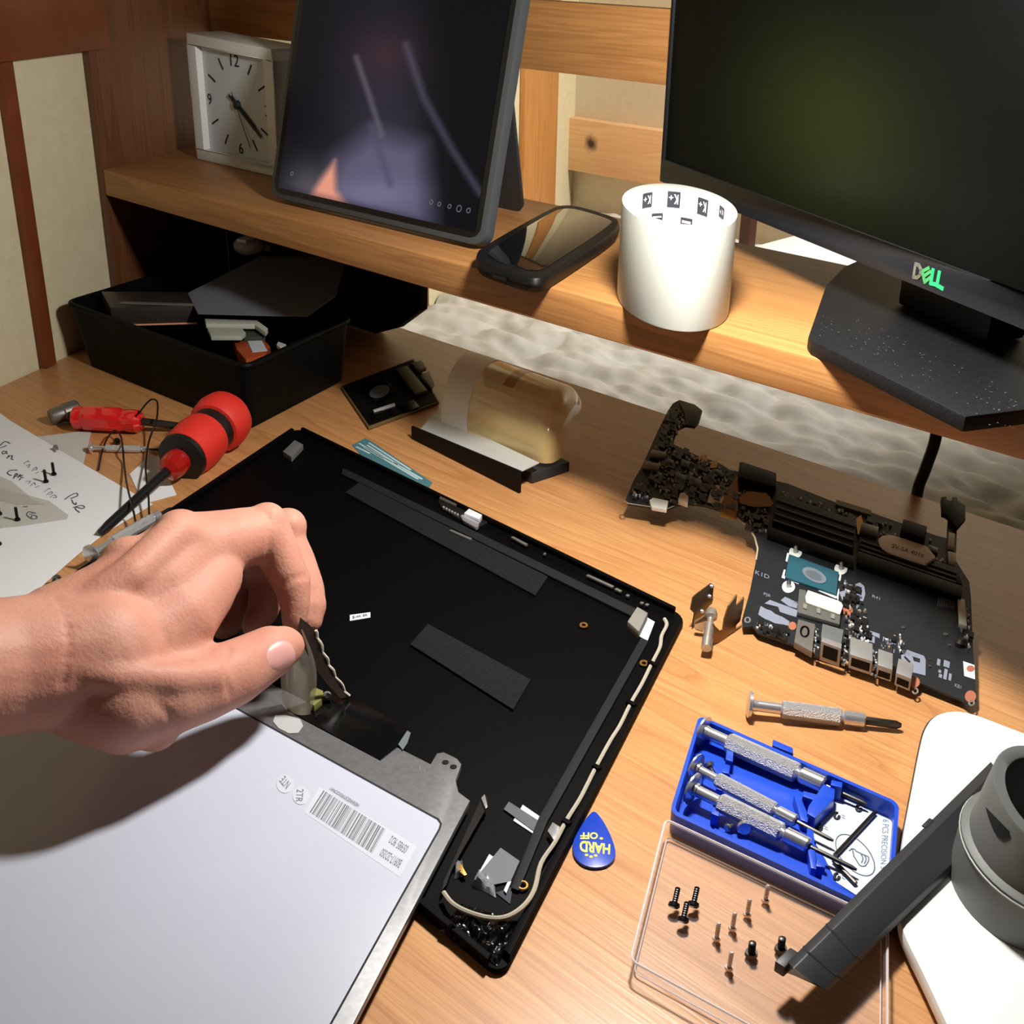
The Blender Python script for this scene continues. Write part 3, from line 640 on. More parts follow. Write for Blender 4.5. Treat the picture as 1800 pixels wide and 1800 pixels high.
part_slab('dark_tape', z3((770, 1210), (905, 1165), (885, 1300)), .0046, .0052, mat('tape_dark', (40, 42, 56), .35), lid)
def crumple(name, pts, m, par, z0, amp, sc, n=14, seed=1.0, **kw):                 # crinkled sheet over a picture quad
    q = GQ(*pts, z0); rows = []
    for i in range(n + 1):
        r = []
        for j in range(n + 1):
            u, v = j / n, i / n; p = q.at(u, v); h = abs(noise.noise(Vector((p.x * sc, p.y * sc * .6, seed)))) + .5 * abs(noise.noise(Vector((p.x * sc * 2.3, p.y * sc * 1.4, seed + 5))))
            e = min(1, 7 * min(u, v, 1 - u, 1 - v)); r.append(p + ZUP * amp * h * e)
        rows.append(r)
    mb = MB(); mb.grid(rows); return mb.obj(name, m, par, ang=12, **kw)
crumple('crumpled_tape', ((829, 1555), (872, 1578), (868, 1545), (842, 1528)), M_clr, lid, .0052, .008, 110, 12, 2)
crumple('crumpled_tape', ((798, 1545), (818, 1540), (812, 1512), (800, 1520)), M_clr, lid, .0052, .008, 130, 8, 7)
crumple('hinge_tape', ((772, 1636), (874, 1698), (915, 1622), (812, 1588)), mat('crinkled_black', (7, 7, 8), 0.2, spec=.5), lid, .0050, .011, 85, 48, 3, label='crinkled glossy black tape over the hinge corner')
part_slab('antenna_strip', z3((655, 470), (700, 440), (710, 520), (430, 1010), (380, 1150), (345, 1190), (360, 1120)), .0100, .0108, mat('strip_dark', (30, 26, 24), .3), lid)
part_slab('antenna_tip', z3((655, 460), (685, 428), (708, 530), (690, 545)), .0109, .0125, M_chrome, lid, .0004)
part_slab('antenna_tip', z3((455, 1020), (485, 965), (510, 1000), (545, 1065), (520, 1075)), .0070, .0085, M_gold, lid, .0004)
# ================================================================ display panel lying face down on the lid
M_frame = mat('panel_steel', (132, 132, 134), 0.42, .55, mott=((118, 118, 120), 260, .2)); M_refl = mat('panel_white', (188, 193, 208), 0.35, spec=.4)
lcd = thing('display_panel', 'bare laptop display panel lying face down, white back with a grey metal frame', 'display panel', G(420, 1480, .0092))
zt, zb = .0140, .0092
fr = [(150, 1037), (757, 1343), (768, 1324), (780, 1322), (803, 1333), (811, 1343), (801, 1372), (806, 1392), (826, 1407), (700, 1646), (470, 2090), (-520, 1570)]
part_slab('frame', fr, zb, zt, M_frame, lcd, .0005)
wh = [(120, 1084), (755, 1434), (768, 1441), (773, 1448), (771, 1456), (700, 1582), (440, 2050), (-500, 1560)]
part_slab('gap', [(112, 1076), (757, 1431), (772, 1439), (777, 1448), (774, 1458), (703, 1584), (443, 2054), (-504, 1556)], zt, zt + .0001, M_ink, lcd)
part_slab('back_sheet', wh, zt + .0002, zt + .0007, M_refl, lcd, .0002)
zl = zt + .0008
lz = lambda *p: Z(p, 470, 1340, 6.43)
label = part_slab('label', lz((420, 570), (590, 275), (1690, 950), (1500, 1300)), zl - .0001, zl, mat('label_white', (200, 204, 216), .5), lcd)
bq = Quad(*[G(*p, zl + .0001) for p in lz((475, 565), (1185, 1030), (1335, 755), (635, 315))], n=ZUP)
mb = MB(); rnd = random.Random(11); u = 0.0
M_bar = mat('barcode_grey', (112, 114, 120), .7)
while u < 1:
    w = rnd.choice((.006, .009, .014, .02)); mb.add(bq.rect(u, min(1, u + w), 0, 1), [(0, 1, 2, 3)]); u += w + rnd.choice((.006, .007, .010, .018))
mb.obj('barcode', M_bar, label, kind='stuff')
def px_text(s, pts, z, m, par, name='print', bold=0.01):
    mb = MB(); text_on(mb, s, Quad(*[G(*p, z) for p in pts], n=ZUP), .0, bold); return mb.obj(name, m, par)
M_pr = mat('print_grey', (110, 112, 118), .7)
px_text('H076HN0C47WRXOC9NRY', lz((1045, 470), (720, 275), (695, 305), (1015, 510)), zl + .0001, M_pr, label)
px_text('05985 9D2', lz((1605, 950), (1410, 825), (1362, 905), (1550, 1035)), zl + .0001, M_pr, label)
px_text('B0917-2D3S0', lz((1530, 1105), (1310, 968), (1258, 1050), (1480, 1200)), zl + .0001, M_pr, label)
for cx, cy, s, q in ((200, 245, 'NTE', ((265, 235), (195, 148), (130, 212), (208, 308))), (380, 375, '2TR', ((330, 305), (318, 445), (395, 455), (412, 300)))):
    c = lz((cx, cy))[0]; st = part_slab('round_sticker', [(c[0] + 15 * math.cos(k * .3927), c[1] + 16 * math.sin(k * .3927)) for k in range(16)], zl - .0001, zl + .0002, mat('sticker_pale', (202, 206, 218), .35), lcd)
    px_text(s, lz(*q), zl + .0003, M_ink if 0 else M_pr, st)
part_slab('clear_sticker', [(480, 1268), (484, 1257), (500, 1256), (528, 1264), (533, 1276), (524, 1288), (508, 1289), (490, 1280)], zt + .0001, zt + .0004, mat('sticker_clear', (176, 178, 178), .3), lcd)
for x, y in ((783, 1340), (797, 1348)):
    p = G(x, y, zt + .0002); mb = MB(); mb.lathe(p, p + ZUP * .0003, [(0, .0022), (1, .0022)], 12); mb.obj('screw_hole', mat('hole_black', (3, 3, 3), .9), lcd)
for x, y in ((737, 1348), (745, 1352), (764, 1362), (768, 1363), (780, 1368)):
    bar('stamped_mark', (x, y), (x + 1.5, y + 5), .0006, zt, zt + .0003, M_chrome, lcd)
part_slab('black_film', [(505, 1246), (531, 1237), (600, 1217), (718, 1281), (700, 1311), (669, 1335), (531, 1262)], zt + .0004, zt + .0009, mat('film_black', (9, 9, 10), .15), lcd, .0002)
part_slab('clear_film_edge', [(700, 1308), (716, 1284), (722, 1288), (716, 1306), (708, 1318)], zt + .0010, zt + .0013, mat('film_edge', (120, 130, 128), .2, alpha=.7), lcd)
# the tape flap and flat cable that the fingers lift
b0, b1 = G(497, 1236, zt + .001), G(545, 1256, zt + .001); t0, t1 = rise(G(516, 1242, zt), 1118), rise(G(540, 1246, zt), 1106)
rows = []
for i in range(15):
    v = i / 14; r = []
    for j in range(13):
        u = j / 12; p = b0.lerp(b1, u) * (1 - v) + t0.lerp(t1, u) * v
        r.append(p + Vector((0, -1, .1)) * (.007 * math.sin(math.pi * u) * (1 - v) + .004 * math.sin(2 * math.pi * u) * math.sin(math.pi * v)) + Vector((.010 * math.sin(math.pi * v) * (u - .3), 0, 0)))
    rows.append(r)
mb = MB(); mb.grid(rows); mb.obj('tape_flap', mat('tape_amber', (222, 212, 182), 0.15, alpha=.58, spec=.8), lcd, label='clear amber tape flap pinched upright by the fingers', ang=180)
def up(base, y, dz=0): p = rise(base, y); return p
top = up(G(538, 1244, zt), 1085)
cl = [top, up(G(560, 1240, zt), 1108), up(G(574, 1236, zt), 1150), up(G(590, 1232, zt), 1186), up(G(612, 1228, zt), 1224)]
cr = [up(G(532, 1246, zt), 1108), up(G(540, 1246, zt), 1135), up(G(556, 1244, zt), 1170), up(G(572, 1240, zt), 1195), up(G(598, 1235, zt), 1228)]
L1, L2 = smooth_path(cl, 6), smooth_path(cr, 6)
mb = MB(); mb.grid([L1, L2]); mb.obj('flat_cable', mat('flex_brown', (52, 42, 38), .35), lcd, label='dark brown flat cable rising from the connector to the fingers', solid=.0006)
mb = MB()
for k in range(2): mb.tube([p + Vector((.0012 * math.cos(i * .9 + k * 3.14), 0, .0012 * math.sin(i * .9 + k * 3.14))) for i, p in enumerate(L1[6:])], .0010, 6)
mb.obj('twisted_wire', mat('wire_white', (206, 196, 178), .6), lcd, label='pair of twisted pale wires')
part_slab('connector', [(545, 1216), (554, 1208), (568, 1214), (566, 1228), (552, 1240), (545, 1236)], zt + .0005, zt + .006, mat('connector_olive', (120, 118, 66), .4), lcd, .0005)
p = G(575, 1223, zt + .004); mb = MB(); mb.ball(p, .0032); mb.obj('solder_bead', M_chrome, lcd)
# ================================================================ papers and things at the left
zp = .0012
note = thing('note_sheet', 'white paper sheet with handwriting and small screws standing on it', 'paper', G(80, 900, .0005))
part_slab('sheet', [(-90, 660), (19, 740), (130, 806), (268, 886), (183, 938), (140, 971), (75, 1028), (-40, 1120), (-330, 960)], .0007, zp, M_paper, note)
hw = lambda pts: [G(0 + x / 6.925, 740 + y / 6.925, zp + .0002) for x, y in pts]
M_pen = mat('pencil', (72, 76, 88), .7); M_penf = mat('pencil_faint', (128, 132, 142), .7)
def write(name, strokes, r=.0006, m=M_pen):
    mb = MB()
    for st in strokes: stroke(mb, hw(st), r, sub=3)
    mb.obj(name, m, note, kind='stuff')
write('handwriting', [[(0, 300), (60, 250), (125, 275)], [(-10, 330), (30, 320), (80, 300)], [(85, 372), (30, 372), (40, 405), (80, 380), (85, 402)], [(85, 455), (110, 418)], [(100, 440), (150, 420), (140, 465), (165, 470)]])
write('handwriting', [[(215, 600), (120, 605), (90, 640), (140, 665)], [(165, 700), (195, 640), (215, 655), (185, 680)], [(215, 690), (250, 650), (245, 680), (275, 660)], [(235, 720), (260, 690), (285, 690)]])
write('handwriting', [[(790, 955), (860, 905), (930, 880), (945, 910), (860, 945)], [(875, 960), (890, 1000), (925, 1020), (925, 995)], [(890, 1055), (980, 1030), (1030, 1045), (1000, 1068), (930, 1050), (920, 1075), (970, 1115)]])
write('handwriting', [[(435, 1125), (350, 1108), (325, 1145), (380, 1190), (440, 1190), (445, 1160), (390, 1150), (380, 1185)], [(360, 1140), (400, 1128)], [(280, 1045), (335, 1045)]])
write('handwriting', [[(290, 520), (340, 485), (350, 500)], [(320, 545), (365, 530), (345, 570)], [(390, 610), (440, 560), (450, 590), (420, 600)], [(430, 640), (470, 620)], [(310, 740), (370, 730), (350, 760)], [(370, 790), (420, 750), (430, 780)], [(430, 810), (480, 790)], [(540, 860), (600, 820), (610, 830)], [(570, 900), (620, 860), (640, 880), (600, 900)], [(610, 930), (660, 900), (690, 930), (640, 935)]], .0005, M_penf)
part_slab('clear_tape', [(-60, 842), (40, 868), (86, 880), (120, 905), (118, 912), (40, 924), (-60, 934)], zp + .0001, zp + .0004, mat('tape_hazy', (206, 206, 196), .25, alpha=.35), note)
part_slab('clear_tape', [(-30, 825), (20, 845), (62, 880), (80, 886), (30, 886), (-40, 870)], zp + .0005, zp + .0008, mat('tape_hazy', (206, 206, 196), .25, alpha=.35), note)
mb = MB(); mb.slab([(62, 768), (161, 756), (146, 817), (110, 796), (70, 775)], .0001, .0006); mb.obj('paper_scrap', mat('paper_grey', (190, 190, 186), .8), label='small greyish paper scrap half under the note sheet, a screw on it', cat='paper')
mb = MB(); mb.slab([(228, 833), (266, 798), (275, 802), (284, 800), (277, 820), (299, 845), (310, 869), (256, 884), (244, 868)], .0001, .0006); mb.obj('paper_scrap', M_paper, label='torn white paper scrap lying under the big red screwdriver shank', cat='paper')
def screw(name, base, ax, ln, rs, rh, m, **kw):
    t = thing(name, kw.pop('label'), 'screw', base, kw.pop('group', None))
    ax = Vector(ax).normalized(); b = Vector(base)
    mb = MB(); mb.lathe(b, b + ax * rh * .8, [(0, rh * .8), (.3, rh), (1, rh * .9)], 12); mb.obj('head', m, t)
    mb = MB(); n = 7; pr = []
    for i in range(n): pr += [(i / n, rs * .82), ((i + .5) / n, rs)]
    mb.lathe(b + ax * rh * .8, b + ax * ln, pr + [(1, rs * .6)], 10); mb.obj('shank', m, t); return t
M_scr = mat('screw_black', (18, 18, 20), .35, .5)
s0 = screw('screw', G(95, 835, zp + .0001), (0, 0, 1), .0135, .0016, .0028, M_scr, label='small black screw standing on the note, right one of the pair near the words')
for x, y, l in ((81, 848, 'small black screw standing on the note, left one of the pair near the words'), (31, 915, 'lone black screw standing on clear tape near the letters GP'), (-1, 905, 'black screw cut by the left picture edge, upper of two'), (-2, 958, 'black screw cut by the left picture edge, lower of two')):
    c = copy_tree(s0); c.location = G(x, y, zp + .0001); c['label'] = l
for o in [o for o in D.objects if o.name.startswith('screw') and o.get('category') == 'screw']: o['group'] = 'black screws standing on the note'
screw('screw', G(97, 786, zp + .003), (.5, -.8, .1), .010, .0014, .0028, M_steel, label='silver screw lying on the grey paper scrap')
screw('screw', G(208, 775, .0045), (-.3, -.6, .0), .006, .0018, .0042, M_dsteel, label='short dark screw lying by the wire beside the thin screwdriver')
screw('screw', G(98, 1016, .005), (.5, -.8, -.2), .014, .002, .0042, M_steel, label='silver screw lying at the paper edge beside the wrist')
# ---- translucent red screwdriver
M_redt = mat('red_acetate', (204, 30, 32), 0.12, spec=.7, coat=.6); M_redd = mat('red_acetate_dark', (150, 24, 20), 0.15, coat=.5)
a, b = G(130, 734, .0135), G(250, 741, .0135)
rs = thing('screwdriver', 'red translucent handled screwdriver with thin dark shank and metal end piece', 'screwdriver', Vector((a.x, a.y, 0)))
mb = MB(); n = 18; vs = []; d, x, y = basis(b - a)
prof = [(0, .0105), (.03, .0128), (.08, .0128), (.14, .0118), (.18, .0132), (.68, .0132), (.74, .0115), (.80, .0125), (.93, .0125), (1, .0085)]
for t, r in prof:
    c = a.lerp(b, t); vs += [c + (x * math.cos(2 * math.pi * j / n) + y * math.sin(2 * math.pi * j / n)) * r * (1 + (.05 * (1 if j % 3 else -1.2) if .15 < t < .75 else 0)) for j in range(n)]
m_ = len(prof); mb.add(vs, [(i * n + j, i * n + (j + 1) % n, (i + 1) * n + (j + 1) % n, (i + 1) * n + j) for i in range(m_ - 1) for j in range(n)] + [tuple(range(n - 1, -1, -1)), tuple(range((m_ - 1) * n, m_ * n))])
mb.obj('handle', M_redt, rs, ang=25)
mb = MB(); mb.lathe(b, G(336, 752, .0045), [(0, .0042), (.9, .0040), (1, .003)], 10); mb.obj('shank', M_dsteel, rs)
mb = MB(); mb.lathe(G(88, 734, .009), G(139, 718, .013), [(0, .0078), (.1, .0090), (.45, .0090), (.5, .0105), (.95, .0105), (1, .009)], 16); mb.obj('metal_sleeve', mat('sleeve_steel', (120, 116, 108), .45, .7), rs)
# ---- big ball handled screwdriver
M_redr = mat('red_rubber', (204, 42, 30), 0.6); M_blkr = mat('black_rubber', (16, 15, 15), 0.5)
a, b = G(409, 722, .034), G(177, 936, .0055)
bs = thing('screwdriver', 'large screwdriver with chunky red and black ball handle and long black shank', 'screwdriver', Vector((a.x, a.y, 0)))
def seg(name, prof, m, n=28):
    mb = MB(); mb.lathe(a, b, prof, n); return mb.obj(name, m, bs)
seg('grip_end', [(-.005, .006), (0, .014), (.015, .022), (.05, .0285), (.10, .0305), (.15, .0290), (.168, .0265), (.175, .020)], M_redr)
seg('grip_ring', [(.165, .019), (.172, .0235), (.235, .0235), (.245, .020)], M_blkr)
seg('grip', [(.225, .020), (.238, .0260), (.29, .0275), (.36, .0265), (.405, .0245), (.412, .020)], M_redr)
seg('grip_collar', [(.405, .020), (.412, .0250), (.432, .0245), (.448, .016)], M_blkr)
seg('neck', [(.44, .0125), (.47, .0140), (.50, .0130), (.53, .0115), (.548, .006)], M_redd)
seg('shank', [(.54, .0048), (.95, .0046), (1.0, .0030)], mat('shank_black', (30, 33, 35), .4, .5), 12)
# ---- precision screwdrivers (built once, then copied for the case)
def mini(name, label, a, b, rh=.0062, rb=.0050, rsh=.0017, group=None, m=M_chrome, split=(.06, .20, .62, .72), hex_=True):
    a, b = Vector(a), Vector(b)
    t = thing(name, label, 'screwdriver', Vector((a.x, a.y, a.z - rh)), group)
    s1, s2, s3, s4 = split
    mb = MB(); mb.lathe(a, b, [(0, rh * .7), (.012, rh), (s1 * .45, rh), (s1 * .6, rh * .45), (s1, rh * .42)], 20); mb.obj('swivel_cap', m, t)
    mb = MB(); mb.lathe(a, b, [(s1, rb * .62), (s2 - .01, rb * .62), (s2, rb * .9)], 16); mb.obj('collar', m, t)
    mb = MB(); mb.lathe(a, b, [(s2, rb * .9), (s2 + .01, rb), (s3 - .01, rb), (s3, rb * .85)], 8 if hex_ else 16); mb.obj('grip', mat('knurled_steel', (206, 206, 208), .42, .75, bump=(1400, .9)), t, ang=20)
    mb = MB(); mb.lathe(a, b, [(s3, rb * .85), (s3 + .012, rb * .5), (s3 + .024, rb * .82), (s4 - .01, rb * .82), (s4, rb * .6)], 16); mb.obj('chuck', m, t)
    mb = MB(); mb.lathe(a, b, [(s4, rsh), (.97, rsh), (1, rsh * .55)], 8); mb.obj('blade', M_dsteel, t); return t
mini('precision_screwdriver', 'small metal precision screwdriver lying by the paper scrap at the far left', G(158, 787, .0055), G(302, 791, .003), .0062, .0038, .0014)
mini('precision_screwdriver', 'shiny metal precision screwdriver lying along the lid edge behind the wrist', G(157, 976, .016), G(300, 893, .012), .0085, .0052, .0016, split=(.06, .26, .75, .85))
# ---- loose wires
def wire(pts, label, r=.0010): mb = MB(); mb.tube(smooth_path([G(x, y, z) for x, y, z in pts], 7), r, 6); mb.obj('loose_wire', mat('wire_black', (12, 11, 11), .4), label=label, cat='wire')
wire([(244, 727, .027), (256, 711, .030), (267, 702, .030), (276, 706, .029), (277, 722, .026), (274, 742, .020), (262, 775, .008), (256, 815, .006), (258, 848, .014), (261, 872, .014), (262, 900, .010), (263, 920, .012)], 'thin black wire looping from the red handle down past the screwdriver shank')
wire([(173, 826, .002), (178, 800, .002), (184, 780, .008), (193, 764, .010), (202, 757, .010), (212, 766, .010), (216, 790, .010), (218, 815, .003), (223, 852, .010), (231, 885, .017), (236, 905, .012), (241, 936, .012)], 'thin black wire looping over the small screwdriver to the lid edge')
# ================================================================ storage bin under the shelf
def rpoly(pts, r, n=5):
    out = []
    for i, p in enumerate(pts):
        a, b = pts[i - 1], pts[(i + 1) % len(pts)]; d1, d2 = (a - p).normalized(), (b - p).normalized()
        for k in range(n + 1):
            t = k / n; out.append((p + d1 * r) * (1 - t) ** 2 + p * 2 * t * (1 - t) + (p + d2 * r) * t * t)
    return out
L0, F0, R0 = G(155, 642), G(436, 757), G(606, 668); B0 = L0 + R0 - F0; c0 = (L0 + R0) / 2
base = [L0, F0, R0, B0]; HB = .076
topq = [c0 + (p - c0) * 1.07 + ZUP * HB for p in base]; topq[0] = G(117, 533, HB)
bin_ = thing('storage_bin', 'black open plastic storage bin full of parts under the shelf', 'bin', (c0.x, c0.y, .0005))
M_bin = mat('bin_black', (5, 6, 6), .55, spec=.12)
ob, ot = rpoly([p + ZUP * .0008 for p in base], .012), rpoly(topq, .016)
inn = lambda P, k, dz: [c + (p - c) * k + ZUP * dz for c in [sum(P, Vector()) / len(P)] for p in P]
ib, it = inn(ob, .975, .002), inn(ot, .980, 0); n = len(ob); mb = MB()
fs = []
for i in range(n):
    j = (i + 1) % n; fs += [(i, j, n + j, n + i), (n + i, n + j, 2 * n + j, 2 * n + i), (2 * n + i, 2 * n + j, 3 * n + j, 3 * n + i)]
fs += [tuple(range(n - 1, -1, -1)), tuple(range(3 * n, 4 * n))]
mb.add(ob + ot + it + ib, fs); mb.obj('body', M_bin, bin_)
mb = MB(); mb.tube(ot + ot[:2], .0035, 8); mb.obj('rim', M_bin, bin_)
drive = thing('disc_drive', 'black glossy flat drive lying at the left end of the storage bin', 'drive', G(260, 560, .05))
mb = MB(); mb.slab([(178, 512), (328, 513), (346, 537), (194, 541)], .056, .080); mb.obj('body', mat('drive_gloss', (44, 38, 34), .4), drive, bevel=.0012)
for i in range(3): 
    p = G(350, 549 + i * 7, .066); bar('port', (347, 549 + i * 7), (353, 550 + i * 7), .004, .060, .064 - i * .004, M_copper, drive)
q0, q1 = G(194, 541, .080), G(344, 537, .080); f_ = (q1 - q0).cross(ZUP).normalized(); f_ = f_ if f_.y < 0 else -f_
mb = MB(); mb.beam(Vector((q0.x, q0.y, .0585)) + f_ * .001, Vector((q1.x, q1.y, .0585)) + f_ * .001, .0018, .0014); mb.obj('trim_line', mat('trim_copper', (230, 160, 124), .5, .1), drive)
bar('top_edge', (212, 531), (344, 535), .008, .0802, .0812, mat('edge_grey', (120, 114, 110), .4, .3), drive)
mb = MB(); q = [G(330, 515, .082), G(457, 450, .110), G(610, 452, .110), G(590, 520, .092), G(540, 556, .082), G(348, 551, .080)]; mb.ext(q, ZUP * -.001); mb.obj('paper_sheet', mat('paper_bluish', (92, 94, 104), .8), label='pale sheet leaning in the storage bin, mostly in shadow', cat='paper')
mb = MB(); mb.slab([(360, 560), (452, 563), (471, 577), (466, 583), (448, 570), (362, 569)], .066, .072); mb.obj('metal_strip', mat('strip_pale', (176, 178, 168), .4), label='long pale metal strip lying in the storage bin', cat='metal strip', bevel=.0006)
mb = MB(); mb.slab([(364, 575), (425, 577), (432, 584), (424, 591), (371, 591)], .063, .068); mb.obj('metal_plate', mat('plate_pale', (160, 164, 150), .4), label='short pale metal plate below the strip in the storage bin', cat='metal plate', bevel=.0006)
mb = MB(); mb.slab([(431, 577), (460, 577), (466, 592), (428, 593)], .058, .063); mb.obj('small_board', mat('pcb_green', (44, 52, 40), .5), label='tiny dark green circuit board beside the metal plate', cat='circuit board', bevel=.0004)
chip = thing('battery_pack', 'orange brown wrapped block with white sticker in the storage bin', 'battery', G(440, 625, .044))
mb = MB(); mb.slab([(409, 594), (460, 592), (475, 608), (467, 622), (432, 632), (416, 614)], .044, .058); mb.obj('body', mat('wrap_orange', (150, 66, 34), .4), chip, bevel=.002)
mb = MB(); mb.slab([(434, 596), (460, 598), (470, 616), (444, 619)], .0581, .0586); mb.obj('sticker', mat('sticker_grey', (176, 182, 192), .6), chip)
mb = MB(); mb.slab([(489, 600), (503, 605), (494, 612), (486, 606)], .058, .062); mb.obj('plastic_scrap', mat('scrap_pale', (170, 170, 168), .5), label='tiny pale plastic scrap near the bin sticker block', cat='scrap', bevel=.0006)
plug = thing('plug_adapter', 'small pale plug adapter lying on the sheet under the shelf', 'adapter', G(440, 440, .108))
mb = MB(); c = G(437, 432, .121); mb.ball(c, (.020, .016, .012), 16, 10); mb.obj('body', mat('plug_grey', (150, 150, 142), .45), plug)
mb = MB(); mb.beam(G(452, 432, .120), G(474, 436, .116), .012, .009); mb.obj('cord_end', mat('plug_grey2', (120, 120, 116), .5), plug, bevel=.002)
mb = MB(); mb.beam(G(424, 424, .131), G(440, 416, .133), .014, .004); mb.obj('label', M_tapew, plug, bevel=.0006)
# ================================================================ small graphics module
sz = lambda *p: Z(p, 590, 620, 9.47)
mod = thing('circuit_module', 'small square black circuit module with silver pads beside the storage bin', 'circuit board', G(680, 690, .0005))
part_slab('board', [(599, 679), (648, 751), (772, 706), (727, 630)], .0008, .0040, mat('board_edge', (104, 82, 50), .5), mod, .0003)
part_slab('solder_mask', [(602, 679), (649, 748), (769, 705), (726, 632)], .0041, .0044, mat('mask_black', (8, 9, 9), .6, spec=.1), mod)
die = part_slab('processor', sz((480, 520), (820, 400), (1010, 640), (640, 800)), .0045, .0062, mat('die_dark', (18, 24, 28), .25), mod, .0004)
c = [(667 + 18 * math.cos(k * .5236), 688 + 11 * math.sin(k * .5236) - 4 * math.cos(k * .5236)) for k in range(12)]
part_slab('thermal_paste', c, .0063, .0066, mat('paste_grey', (88, 96, 100), .7), die)
M_pad = mat('pad_olive', (112, 112, 96), .5, .3)
part_slab('heat_pad', sz((1000, 262), (1190, 210), (1530, 620), (1330, 680)), .0045, .0085, M_pad, mod, .0006)
part_slab('heat_pad', sz((1250, 170), (1430, 118), (1510, 250), (1380, 300)), .0045, .0085, M_pad, mod, .0006)
part_slab('heat_pad', sz((1410, 370), (1560, 300), (1640, 500), (1600, 580)), .0045, .0085, mat('pad_grey', (136, 132, 124), .5), mod, .0006)
part_slab('connector', sz((620, 950), (980, 830), (992, 862), (640, 982)), .0045, .0070, mat('conn_white', (176, 176, 172), .4), mod, .0004)
for q in (((560, 1010), (790, 950), (800, 1060), (600, 1120)), ((800, 950), (960, 900), (985, 1000), (810, 1050)), ((670, 810), (800, 770), (830, 830), (690, 880)), ((1040, 880), (1300, 780), (1400, 900), (1150, 980))): part_slab('memory_chip', sz(*q), .0045, .0062, M_gloss, mod, .0003)
# ================================================================ bracket with amber film tunnel
f0, f1 = G(723, 772), G(912, 868); e0, e1 = rise(f0, 749), rise(f1, 829)
brk = thing('battery_bracket', 'black edged silver bracket carrying a bulging amber clear plastic cover', 'bracket', (f0 + f1) / 2)
pv = ZUP.cross((f1 - f0).normalized()); pv = pv if pv.y > 0 else -pv; ax_ = (f1 - f0).normalized()
mb = MB(); mb.ext([f0 + ZUP * .0005, f1 + ZUP * .0005, e1, e0], pv * .003); mb.obj('front_strip', mat('strip_black', (10, 8, 8), .6, spec=.2), brk, bevel=.0006)
g0, g1 = G(764, 726, e0.z + .002), G(948, 813, e1.z - .001)
mb = MB(); mb.ext([e0 + pv * .0035 + ax_ * .012, e1 + pv * .0035, g1, g0], ZUP * -.0012); mb.obj('metal_plate', mat('plate_silver', (204, 205, 202), .42, .3), brk, bevel=.0003)
mb = MB(); mb.beam(f0 + pv * .05 + ZUP * .006 + ax_ * .03, f1 + pv * .05 + ZUP * .006 - ax_ * .01, .05, .0105, ZUP); mb.obj('base_block', M_dkgrey, brk, bevel=.001)
foot0, foot1 = G(786, 746, .017), G(944, 812, .017); av = foot1 - foot0
FWID, FHT = .125, .056
bd_ = Vector((.36, 1, 0)).normalized()                   # direction from the front foot of the cover to its back foot
def film(u, ph, k=1.0):
    c = foot0 + av * u + bd_ * FWID / 2
    return c - bd_ * (FWID / 2) * math.cos(ph) * k + ZUP * (FHT * (max(0, math.sin(ph)) ** .75) * k)
def rows_(us, ks=None): return [[film(u, math.pi * j / 28, (ks[i] if ks else 1)) for j in range(29)] for i, u in enumerate(us)]
M_film = mat('amber_film', (240, 212, 148), 0.14, alpha=.58, spec=.9, coat=.6)
mb = MB(); mb.grid(rows_([.22 + .78 * i / 10 for i in range(11)] + [1.04, 1.08, 1.12, 1.145, 1.16, 1.165], [1] * 11 + [.98, .93, .84, .68, .42, .02])); mb.obj('film_cover', M_film, brk, ang=180, label='bulging amber transparent plastic cover')
mb = MB(); mb.grid(rows_([-.07, .0, .10, .235], [1.005, 1.01, 1.01, 1.01])); mb.obj('paper_band', mat('band_white', (240, 240, 234), .5, alpha=.92), brk, ang=180, label='whitish band around the left end of the cover')
mb = MB(); mb.grid([[film(u, math.pi * (.36 + .10 * j / 4), .985) for j in range(5)] for u in (.24, .5, .8, .98)]); mb.obj('tape_stripe', mat('kapton', (190, 160, 80), .2, alpha=.55), brk, ang=180)
mb = MB(); mb.grid([[film(.50 + .11 * i / 3, math.pi * (.35 + .5 * j / 8), 1.006) for j in range(9)] for i in range(4)]); mb.obj('tape_stripe', mat('kapton_dark', (150, 112, 40), .2, alpha=.5), brk, ang=180)
# ---- teal printed card half under the lid
card = thing('printed_card', 'teal printed card slipped under the far edge of the lid', 'card', G(680, 815, .0001))
part_slab('card', [(619, 782), (642, 770), (655, 777), (760, 848), (750, 862), (640, 806)], .0001, .0007, mat('card_teal', (70, 116, 124), .5), card)
M_ct = mat('card_print', (176, 200, 204), .6)
for a, b in (((631, 779), (676, 806)), ((648, 778), (722, 826)), ((645, 782), (700, 817)), ((640, 786), (735, 842)), ((690, 812), (742, 842)), ((626, 785), (650, 797))): bar('printed_line', a, b, .0024, .0007, .0009, M_ct, card)
